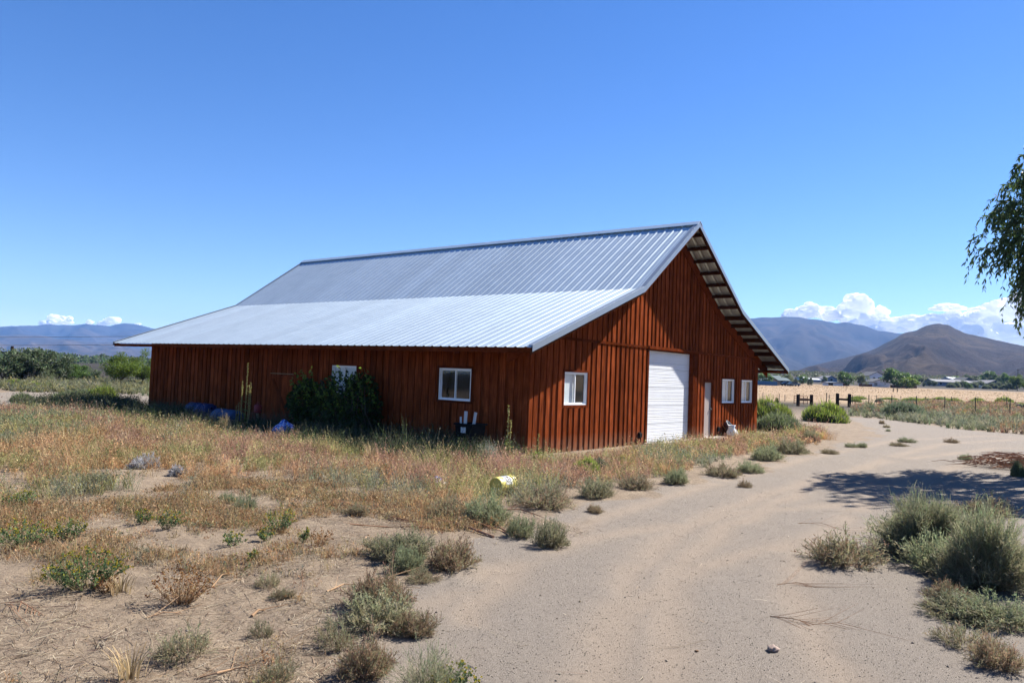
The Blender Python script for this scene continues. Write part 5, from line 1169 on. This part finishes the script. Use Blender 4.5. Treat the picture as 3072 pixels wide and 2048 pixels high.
for k, (px, lab) in enumerate([(3056, 'left tyre of the black pair lying by the right edge'), (3074, 'right tyre of the black pair lying by the right edge')]):
    p = GP(px, 1235); t = thing('tyre', lab, 'tyre', p, FYAW+.4); m = MB(); pr = [(.16, .09), (.24, .0), (.33, .0), (.36, .05), (.36, .13), (.33, .18), (.24, .18), (.16, .09)]
    m.lathe(pr, 20); m.xf(Matrix.Translation((0, 0, .34)) @ Matrix.Rotation(math.radians(78), 4, 'X')); m.build('tyre', M['rubber'], t, True)

# ------------------------------------------------------------------ THINGS ROUND THE BARN
def leafy(seed, n, ell, cols, size, heart=.45):
    rs = np.random.default_rng(seed); A = Acc()
    e = np.array(ell); li = rs.integers(0, len(e), n); q = e[li]; d = rdir(rs, n); r = rs.uniform(.5, 1, n)**.6; P = q[:, :3]+d*q[:, 3:]*r[:, None]; P[:, 2] = np.maximum(P[:, 2], .02)
    a = unit(d*.5+rdir(rs, n)*.7+np.array([0, 0, -.35])); s_ = size*rs.uniform(.6, 1.3, n); A.leaves(P, a*s_[:, None], unit(np.cross(a, rdir(rs, n)))*(s_*heart)[:, None], pick(rs, cols, n, .25)); return A, rs
VG = [(.035, .065, .014), (.045, .085, .017), (.028, .055, .013), (.07, .12, .02)]  # vine greens darkened, putting the shade by the wall into the colour
def wy(px, X): return float(XP(px, 1200, X)[1])
yl, yr = wy(868, -1.0), wy(1112, -1.0); ym = wy(985, -1.0)
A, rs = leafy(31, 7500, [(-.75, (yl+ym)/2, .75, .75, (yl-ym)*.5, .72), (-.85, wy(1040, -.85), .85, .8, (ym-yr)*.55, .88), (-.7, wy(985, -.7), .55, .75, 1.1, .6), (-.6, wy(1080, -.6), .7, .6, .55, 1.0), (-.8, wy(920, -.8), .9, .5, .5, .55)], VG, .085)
for (px, py, X, ln) in [(890, 1118, -1.6, .5), (905, 1108, -1.65, .55), (930, 1106, -1.7, .5), (875, 1135, -1.6, .4), (1018, 1098, -1.6, .6), (1000, 1115, -1.65, .6), (985, 1140, -1.65, .5), (1045, 1125, -1.6, .5), (1092, 1104, -1.55, .55), (965, 1160, -1.7, .4), (950, 1170, -1.7, .3), (1070, 1118, -1.5, .5)]:
    tp = XP(px, py, X); n = 34; t_ = np.linspace(0, 1, n)[:, None]; P = tp[None]+np.array([.35, .1*math.sin(px), -ln*1.6])[None]*t_+rs.normal(0, .03, (n, 3)); a = unit(rdir(rs, n)+np.array([0, 0, -.5]))
    A.strips(np.array([[tp, tp+np.array([.2, .05, -ln*.8]), tp+np.array([.35, .1, -ln*1.8])]]), np.array([.012]), np.array([[0, 1., 0]]), np.array([[.2, .16, .05]]))
    A.leaves(P, a*.075, unit(np.cross(a, rdir(rs, n)))*.034, pick(rs, [(.13, .22, .03), (.18, .27, .04)], n))  # sprig leaves coloured brighter than the vine, as if sunlit
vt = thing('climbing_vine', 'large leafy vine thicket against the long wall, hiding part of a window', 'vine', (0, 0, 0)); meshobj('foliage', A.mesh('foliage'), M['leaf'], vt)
m = MB(); rt = random.Random(8)
for k in range(14): y = rt.uniform(yr, yl); m.tube([(-.5, y, -.05), (-.6-rt.random()*.4, y+rt.uniform(-.3, .3), .7), (-.5-rt.random()*.8, y+rt.uniform(-.5, .5), 1.4)], [.02, .014, .006], 5)
for k in range(14):
    pass
o = m.build('stems', M['bark'], vt); o['kind'] = 'stuff'
def mullein(label, p, H_, seed, spikes, lit=1):
    rs = np.random.default_rng(seed); t = thing('mullein', label, 'weed', p); A = Acc(); m = MB()
    for (dx, dy, h0, h1) in spikes:
        m.tube([(dx*.3, dy*.3, 0), (dx, dy, h0*H_), (dx*1.05, dy, h1*H_)], [.010, .011, .005], 6)
        n = int(130*(h1-h0)*H_)+8; z = rs.uniform(h0, h1, n)*H_; a = rdir(rs, n); A.leaves(np.stack([dx+0*z, dy+0*z, z], 1), a*.038, unit(np.cross(a, rdir(rs, n)))*.010, pick(rs, [(.34, .32, .09), (.28, .24, .08)], n))
    m.build('stalk', plain('mullein_stalk', (.33, .27, .10), .8, var=.3), t)
    n = int(70); z = rs.uniform(.03, .5, n)**1.2*H_; ph = rs.uniform(0, 6.28, n); L = .20*(1.1-z/H_)*rs.uniform(.6, 1.1, n); a = np.stack([np.cos(ph), np.sin(ph), rs.uniform(-.1, .9, n)], 1); a = unit(a)
    A.leaves(np.stack([0*z, 0*z, z], 1), a*L[:, None], unit(np.cross(a, np.array([0, 0, 1.])+rdir(rs, n)*.4))*(L*.17)[:, None], pick(rs, [(.16, .22, .06), (.2, .25, .07), (.12, .18, .05)], n)); meshobj('leaves', A.mesh('leaves'), M['leaf'], t)
q = XP(738, 1200, -2.35); zt_ = float(XP(735, 1088, -2.35)[2]); mullein('tall multi-spiked mullein before the long wall, left of the vine', (q[0], q[1], 0), zt_, 5, [(0, 0, .35, 1.0), (.04, -.13, .3, .72), (-.03, .16, .3, .74), (.02, .22, .2, .66), (0, .32, .1, .42), (.05, -.05, .3, .68), (0, .42, .05, .38)])
q = G(1520, 1388); mullein('single-spiked mullein at the near corner of the barn', (q[0], q[1], 0), 1.16, 6, [(0, 0, .45, 1.0), (.03, -.04, .45, .75)])
q = G(1612, 1392); mullein('small mullein shoot against the lit gable wall', (q[0], q[1], 0), .62, 7, [(0, 0, .4, 1.0)])
put(bush(91, .8, .7, .52, 120, 7, [(.30, .33, .27), (.24, .28, .22)], [(.34, .37, .31)], width=.005), 'silver_bush', 'pale silvery bush between the black bin and the corner mullein', 'bush', GP(1468, 1392))
# tan seed-head weed in front of the blue drum, tall pale grass clump
def grassclump(name, label, p, w_, h_, n, seed, cols, bend=.25):
    rs = np.random.default_rng(seed); A = Acc(); ph = rs.uniform(0, 6.28, n); r = rs.uniform(0, .3, n)*w_; b = np.stack([np.cos(ph)*r, np.sin(ph)*r, 0*r-.01], 1); ln = h_*rs.uniform(.55, 1.05, n); t = np.linspace(0, 1, 5)[None, :, None]
    o_ = np.stack([np.cos(ph), np.sin(ph), 0*ph], 1); P = b[:, None]+np.array([0, 0, 1.])*ln[:, None, None]*(t-.18*t**3)+o_[:, None]*(ln[:, None, None]*bend*t**2.2)
    A.strips(P, rs.uniform(.006, .013, n), unit(np.cross(o_, np.array([0, 0, 1.])+rdir(rs, n)*.4)), pick(rs, cols, n)); put(A.mesh(name), name, label, 'grass', p)
grassclump('grass_clump', 'tall pale straw grass clump at the edge of the barn shade', GP(1112, 1388), .55, .52, 90, 3, TAN)
grassclump('grass_clump', 'orange dry grass patch below the garage door', GP(2005, 1424), .9, .34, 160, 4, RUST+TAN[:1], .4)
grassclump('grass_clump', 'orange dry grass right of the barn beside the rabbitbrush', GP(2470, 1318), 1.5, .38, 320, 5, RUST, .5)
grassclump('grass_clump', 'orange dry grass at the foot of the rabbitbrush by the corner', GP(2390, 1310), 1.6, .36, 320, 6, RUST+TAN[:1], .5)
grassclump('grass_clump', 'bleached grass tuft at lower left between the gumweeds', GP(360, 1780), .35, .16, 60, 7, TAN, .4)
grassclump('grass_clump', 'bleached grass tuft at the bottom left edge', GP(390, 2030), .3, .22, 50, 8, TAN, .35)
grassclump('grass_clump', 'bleached dry tuft in the middle of the left flat', GP(530, 1670), .4, .12, 60, 9, TAN, .4)
A = Acc(); put(bush(95, .42, .4, .55, 40, 8, [(.45, .36, .2), (.38, .3, .17)], [(.5, .4, .22)], width=.007, base_cols=TAN), 'seed_weed', 'tan branching seed weed standing before the blue drum', 'weed', (float(XP(672, 1275, -3.1)[0]), float(XP(672, 1275, -3.1)[1]), 0))
# blue drums
def drum(label, X, pxl, pxr, py, mat, r_):
    a = XP(pxl, py, X); b = XP(pxr, py, X); L_ = abs(b[1]-a[1])*.98; c = (X, (a[1]+b[1])/2, r_+.0); t = thing('plastic_drum', label, 'drum', (c[0], c[1], 0)); m = MB()
    m.lathe([(0, -L_/2), (r_*.9, -L_/2), (r_, -L_/2+.05), (r_*.97, -L_*.18), (r_*1.02, -L_*.16), (r_*1.02, -L_*.13), (r_*.97, -L_*.11), (r_*.97, L_*.11), (r_*1.02, L_*.13), (r_*1.02, L_*.16), (r_*.97, L_*.18), (r_, L_/2-.05), (r_*.9, L_/2), (0, L_/2)], 24)
    m.xf(Matrix.Translation((0, 0, r_)) @ Matrix.Rotation(math.radians(90), 4, 'X')); m.build('body', mat, t, True); MB().lathe([(0, 0), (.03, 0), (.03, .02), (0, .02)], 12).xf(Matrix.Translation((0, -L_/2-.0, r_*1.5)) @ Matrix.Rotation(math.radians(90), 4, 'X')).build('bung', M['black'], t)
drum('dark blue plastic drum lying in the shade by the long wall', -1.0, 572, 634, 1235, M['blue'], .27)
drum('paler blue plastic drum lying left of the tall mullein', -1.9, 650, 712, 1260, M['paleblue'], .26)
# post with red can, patterned bag
q = XP(772, 1240, -1.1); t = thing('short_post', 'short tan post standing by the stable door', 'post', (q[0], q[1], 0)); MB().tube([(0, 0, -.1), (.01, 0, .42)], [.045, .04], 8).build('post', M['tanwood'], t)
t = thing('red_can', 'dark red can set on the short tan post', 'can', (q[0]+.01, q[1], .421)); MB().lathe([(0, 0), (.10, 0), (.11, .02), (.11, .20), (.09, .23), (.035, .24), (.035, .27), (0, .27)], 16).build('body', M['redpaint'], t, True)
MB().tube([(-.06, 0, .24), (-.03, 0, .31), (.03, 0, .31), (.06, 0, .24)], .008, 5).build('handle', M['redpaint'], t)
def bagmat():
    m, n, b, o = newmat('blue_white_patterned_plastic'); v = nd(n, 'ShaderNodeTexVoronoi', i_Scale=26); tc = n.nodes.new('ShaderNodeTexCoord'); n.links.new(tc.outputs['Object'], v.inputs['Vector'])
    r = ramp(n, v.outputs['Distance'], [(.0, (.7, .75, .85)), (.42, (.7, .75, .85)), (.46, (.05, .12, .5)), (1, (.04, .08, .35))]); n.links.new(r.outputs[0], b.inputs['Base Color']); b.inputs['Roughness'].default_value = .35; return m
M['bag'] = bagmat()
def crumple(name, label, cat, p, sx, sy, sz, seed, mat, sub=ICO):
    P = ICO.copy(); nz = fbm(P[:, 0]*3+seed, P[:, 1]*3+P[:, 2]*2, 4, seed); P = P*(1+(nz-.5)*1.1)[:, None]; P[:, 2] = np.maximum(P[:, 2], -.35); P = P*np.array([sx, sy, sz])+np.array([0, 0, sz*.35])
    o = meshobj(name, npmesh(name, P, ICOF), mat); o.location = [float(c) for c in p]; return tag(o, label, cat)
q = XP(851, 1262, -2.2); crumple('plastic_bag', 'blue and white patterned plastic bag in the shade left of the vine', 'bag', (q[0], q[1], .05), .22, .30, .24, 3, M['bag'])
q = GP(1305, 1453); crumple('crumpled_wrapper', 'crumpled blue and white wrapper in the rusty weeds', 'litter', q, .11, .14, .09, 5, M['bag']); q = GP(1328, 1456); crumple('crumpled_wrapper', 'small pale wrapper scrap right of the blue crumpled one', 'litter', q, .06, .07, .04, 6, M['paper'])
# black bin with white laths
bx, by = -1.25, .62; t = thing('black_bin', 'tall black wheeled bin standing at the long wall near the corner', 'bin', (bx, by, 0))
m = MB().hexa([(-.20, -.19, .03), (.20, -.19, .03), (.20, .19, .03), (-.20, .19, .03), (-.25, -.24, .66), (.25, -.24, .66), (.25, .24, .66), (-.25, .24, .66)]); m.build('body', M['black'], t, bevel=.02)
MB().box(-.27, .27, -.26, -.23, .661, .70).box(-.27, .27, .23, .26, .661, .70).box(-.27, -.24, -.229, .229, .661, .70).box(.24, .27, -.229, .229, .661, .70).build('rim', M['black'], t)
MB().box(-.262, -.255, .0-.09, .0+.05, .50, .62).build('label', M['paper'], t)
for y in (-.20, .20): MB().lathe([(0, -.025), (.07, -.025), (.07, .025), (0, .025)], 14).xf(Matrix.Translation((.16, y, .07)) @ Matrix.Rotation(math.radians(90), 4, 'X')).build('wheel', M['rubber'], t)
for (y, x, w_, h, tilt, lab) in [(.20, -.10, .045, .13, .05, 'short pointed white lath in the black bin'), (.05, -.12, .085, .26, -.03, 'widest white lath in the black bin, with dark marks'), (-.14, -.05, .07, .25, -.16, 'white lath leaning right in the black bin')]:
    m = MB().box(-.008, .008, -w_/2, w_/2, -.45, h); m.xf(Matrix.Translation((bx+x, by+y, .70)) @ Matrix.Rotation(-tilt, 4, 'X')); o = m.build('white_lath', M['paper']); tag(o, lab, 'board', 'laths in the black bin')
# yellow bucket
q = GP(1487, 1482); bd = unit(np.array([R_[0]*.62+_fw[0]*.80, R_[1]*.62+_fw[1]*.80])); t = thing('yellow_bucket', 'yellow plastic bucket lying on its side with a white printed label', 'bucket', (q[0], q[1], q[2]), math.atan2(bd[1], bd[0]))
def yb(prof, nm, mt, n=28, sm_=True):
    m = MB().lathe(prof, n); m.xf(Matrix.Translation((0, 0, .135)) @ Matrix.Rotation(math.radians(90), 4, 'Y')); return m.build(nm, mt, t, sm_)
m = MB().lathe([(0, .004), (.108, .004), (.108, -.008), (.117, -.010), (.122, .0), (.128, .28), (.138, .281), (.138, .295), (.130, .297), (.134, .33), (.142, .331), (.142, .345), (.130, .345), (.121, .02), (0, .02)], 32)
m.xf(Matrix.Translation((0, 0, .135)) @ Matrix.Rotation(math.radians(90), 4, 'Y')); m.build('body', M['yellow'], t, False)
m = MB().lathe([(.055, .0015), (.060, -.002), (.065, .0015)], 28); m.lathe([(.082, .0015), (.088, -.003), (.094, .0015)], 28); m.xf(Matrix.Translation((0, 0, .135)) @ Matrix.Rotation(math.radians(90), 4, 'Y')); o = m.build('base_ring', M['yellow'], t); o['kind'] = 'stuff'
def arc(a0, a1, z0, z1, r0, r1, nm, mt, k=12):
    m = MB(); V = []
    for i in range(k+1):
        a = a0+(a1-a0)*i/k
        for z, r in ((z0, r0), (z1, r1)): V.append((r*math.cos(a), r*math.sin(a), z))
    m.add(V, [(2*i, 2*i+1, 2*i+3, 2*i+2) for i in range(k)]); m.xf(Matrix.Translation((0, 0, .135)) @ Matrix.Rotation(math.radians(90), 4, 'Y')); return m.build(nm, mt, t)
arc(math.radians(155), math.radians(262), .10, .25, .1262, .1296, 'label', M['paper'])
M['ink'] = plain('dark_blue_print', (.03, .05, .12), .7)
for k in range(3): arc(math.radians(175+0*k), math.radians(240), .125+.04*k, .143+.04*k, .1275+.001*k, .1278+.001*k, 'print_band', M['ink'])
# white vase, grey tub, stick, slab at the small door
q = GP(2194, 1316); t = thing('white_glass_vase', 'white frosted glass lamp chimney shaped vase standing by the gable wall', 'vase', q)
m = MB().lathe([(0, .0), (.05, .0), (.07, .01), (.045, .04), (.05, .055), (.13, .11), (.155, .19), (.145, .26), (.105, .33), (.10, .38), (.125, .45), (.118, .45), (.093, .38), (.098, .33), (.138, .26), (.148, .19), (.12, .115), (0, .07)], 28); m.build('vase', M['white'], t, True)
q = GP(2190, 1308); t = thing('grey_tub', 'dull grey round tub lying behind the white vase', 'tub', q, .2); m = MB().lathe([(0, 0), (.30, 0), (.36, .05), (.38, .14), (.36, .15), (.33, .07), (.28, .03), (0, .03)], 28); m.xf(Matrix.Translation((0, 0, .17)) @ Matrix.Rotation(math.radians(52), 4, 'X')); m.build('tub', M['greymetal'], t, True)
a = np.array(GP(2192, 1309)); o = MB().tube([tuple(a), (10.60, -.06, .62)], [.012, .010], 6).build('leaning_stick', M['dead']); tag(o, 'thin stick leaning on the wall beside the small door', 'stick')
MB_ = MB().box(9.3, 11.2, -.62, -.045, -.06, .022); o = MB_.build('concrete_step', M['concrete'], bevel=.01); tag(o, 'thin pale concrete slab in front of the small door', 'slab')
o = MB().box(5.45, 8.95, -.32, -.047, -.06, .018).build('concrete_apron', M['concrete'], bevel=.01); tag(o, 'narrow concrete apron under the garage door', 'slab')
crumple('white_stone', 'small white stone on the slab by the vase', 'stone', (float(G(2200, 1321)[0]), float(G(2200, 1321)[1]), .01), .06, .06, .05, 8, M['paper'])
for i, (px, py, s_, lab) in enumerate([(1625, 1375, .10, 'flat white scrap at the foot of the gable wall'), (1650, 1380, .12, 'second flat white scrap at the foot of the gable wall'), (2318, 1952, .045, 'pinkish stone half sunk in the gravel at lower right'), (2090, 1952, .016, 'small dark stone on the gravel at lower centre right')]):
    q = GP(px, py); crumple('stone', lab, 'stone', (q[0], q[1], q[2]+s_*.1), s_, s_*.8, s_*.5, 20+i, M['stone'] if i < 2 else plain('pinkish_stone', (.3, .22, .18), .9, var=.3) if i == 2 else M['oldwood'])
for px, py, w_, h_, lab in [(442, 1400, .62, .28, 'largest bleached tangle of pale dead twigs in the rusty weeds at left'), (414, 1404, .36, .18, 'small bleached twig tangle left of the largest one'), (532, 1424, .34, .18, 'small bleached twig tangle apart to the right of the largest one')]:
    put(bush(int(px), w_, w_*.8, h_, 110, 8, [(.55, .54, .55), (.42, .42, .44), (.3, .29, .28)], [(.6, .6, .62)], width=.007, base_cols=[(.3, .28, .26)], spread=.4, bias=1.2), 'dead_bush', lab, 'bush', GP(px, py))
# branches on the ground
def branch(name, label, pts, r_, seed, twigs=10, mat='dead'):
    rt = random.Random(seed); P = [Vector(GP(*p)) for p in pts]
    for k, v in enumerate(P): v.z += r_*.7+.02*(k % 2)
    o0 = P[0].copy(); P = [v-o0 for v in P]; m = MB(); n = len(P); m.tube(P, [r_*(1-.65*k/(n-1)) for k in range(n)], 6)
    for k in range(twigs):
        i = rt.randrange(n-1); f = rt.random(); b = P[i].lerp(P[i+1], f); d = (P[i+1]-P[i]).normalized(); s_ = Vector((-d.y, d.x, .25))*rt.choice((-1, 1)); L_ = rt.uniform(.12, .4); m.tube([b, b+(d*.8+s_*.5)*L_*.5, b+(d*1.5+s_*1.0)*L_], [r_*.4, r_*.3, r_*.12], 4)
    o = m.build(name, M[mat]); o.location = o0; tag(o, label, 'branch')
branch('fallen_branch', 'long reddish branch crossing the gravel edge under the tumbleweeds', [(1480, 1617), (1400, 1588), (1300, 1572), (1180, 1560), (1090, 1528)], .016, 1, 14)
branch('fallen_branch', 'reddish branch ending at the green tumbleweed on the gravel', [(1540, 1612), (1500, 1590), (1440, 1570), (1330, 1568)], .013, 2, 8)
branch('fallen_branch', 'straight reddish branch lying below the long one', [(1360, 1590), (1250, 1586), (1160, 1580), (1050, 1584)], .013, 3, 8)
branch('fallen_branch', 'curved branch tip reaching onto the gravel below the bucket', [(1500, 1530), (1560, 1532), (1600, 1540), (1630, 1556)], .011, 4, 3)
branch('fallen_branch', 'dark broken timber with a fork right of the bucket', [(1650, 1424), (1690, 1440), (1720, 1450)], .035, 5, 5, 'oldwood')
branch('fallen_branch', 'long pale curved stem behind the lower tumbleweeds', [(980, 1782), (1030, 1764), (1100, 1762), (1180, 1772), (1260, 1768)], .008, 6, 4, 'tanwood')
branch('fallen_branch', 'small pale stick on the left flat', [(755, 1850), (775, 1838), (792, 1832)], .012, 7, 2, 'tanwood')
branch('fallen_branch', 'pale forked stick right of the dead gumweed', [(635, 1765), (665, 1740), (700, 1725)], .008, 8, 2, 'tanwood')
branch('fallen_branch', 'thin golden stem lying by the dead gumweed', [(440, 1855), (490, 1848), (545, 1840)], .007, 9, 3, 'tanwood')
branch('fallen_branch', 'dark twig heap line at the left edge', [(0, 1815), (60, 1822), (130, 1850)], .006, 10, 9, 'dead')
branch('fallen_branch', 'pale stem at bottom left of centre', [(590, 2030), (650, 2026), (700, 2000), (770, 1996)], .008, 11, 3, 'tanwood')
branch('fallen_branch', 'dark faint twig lying on the gravel in the middle', [(2395, 1570), (2460, 1572), (2520, 1586), (2560, 1604)], .003, 12, 16, 'dead')
branch('fallen_branch', 'dark faint twig on the gravel left of the big sage bushes', [(2330, 1752), (2390, 1750), (2450, 1762)], .003, 13, 18, 'dead')
branch('fallen_branch', 'dark weathered twig on the lower right gravel', [(2310, 1848), (2380, 1860), (2440, 1866), (2520, 1872)], .0035, 14, 20, 'dead')
rt = random.Random(12); q0 = Vector(GP(3030, 1404)); m = MB()
for k in range(150):
    a = rt.uniform(-.5, .5)+FYAW+rt.choice((0, math.pi)); c = Vector((rt.gauss(0, .55)*_r[0]+rt.gauss(0, .3)*_fw[0], rt.gauss(0, .55)*_r[1]+rt.gauss(0, .3)*_fw[1], 0)); h = max(.03, .34*math.exp(-c.length**2)*rt.random()*1.2); L_ = rt.uniform(.3, .9); d = Vector((math.cos(a), math.sin(a), rt.uniform(-.15, .15)))
    m.tube([c+Vector((0, 0, h))-d*L_/2, c+Vector((0, 0, h+.04)), c+Vector((0, 0, h))+d*L_/2], [.012, .009, .004], 4)
o = m.build('branch_pile', M['dead']); o.location = q0; tag(o, 'heap of reddish cut branches at the right edge behind the tree shadow', 'branch pile', None, 'stuff')
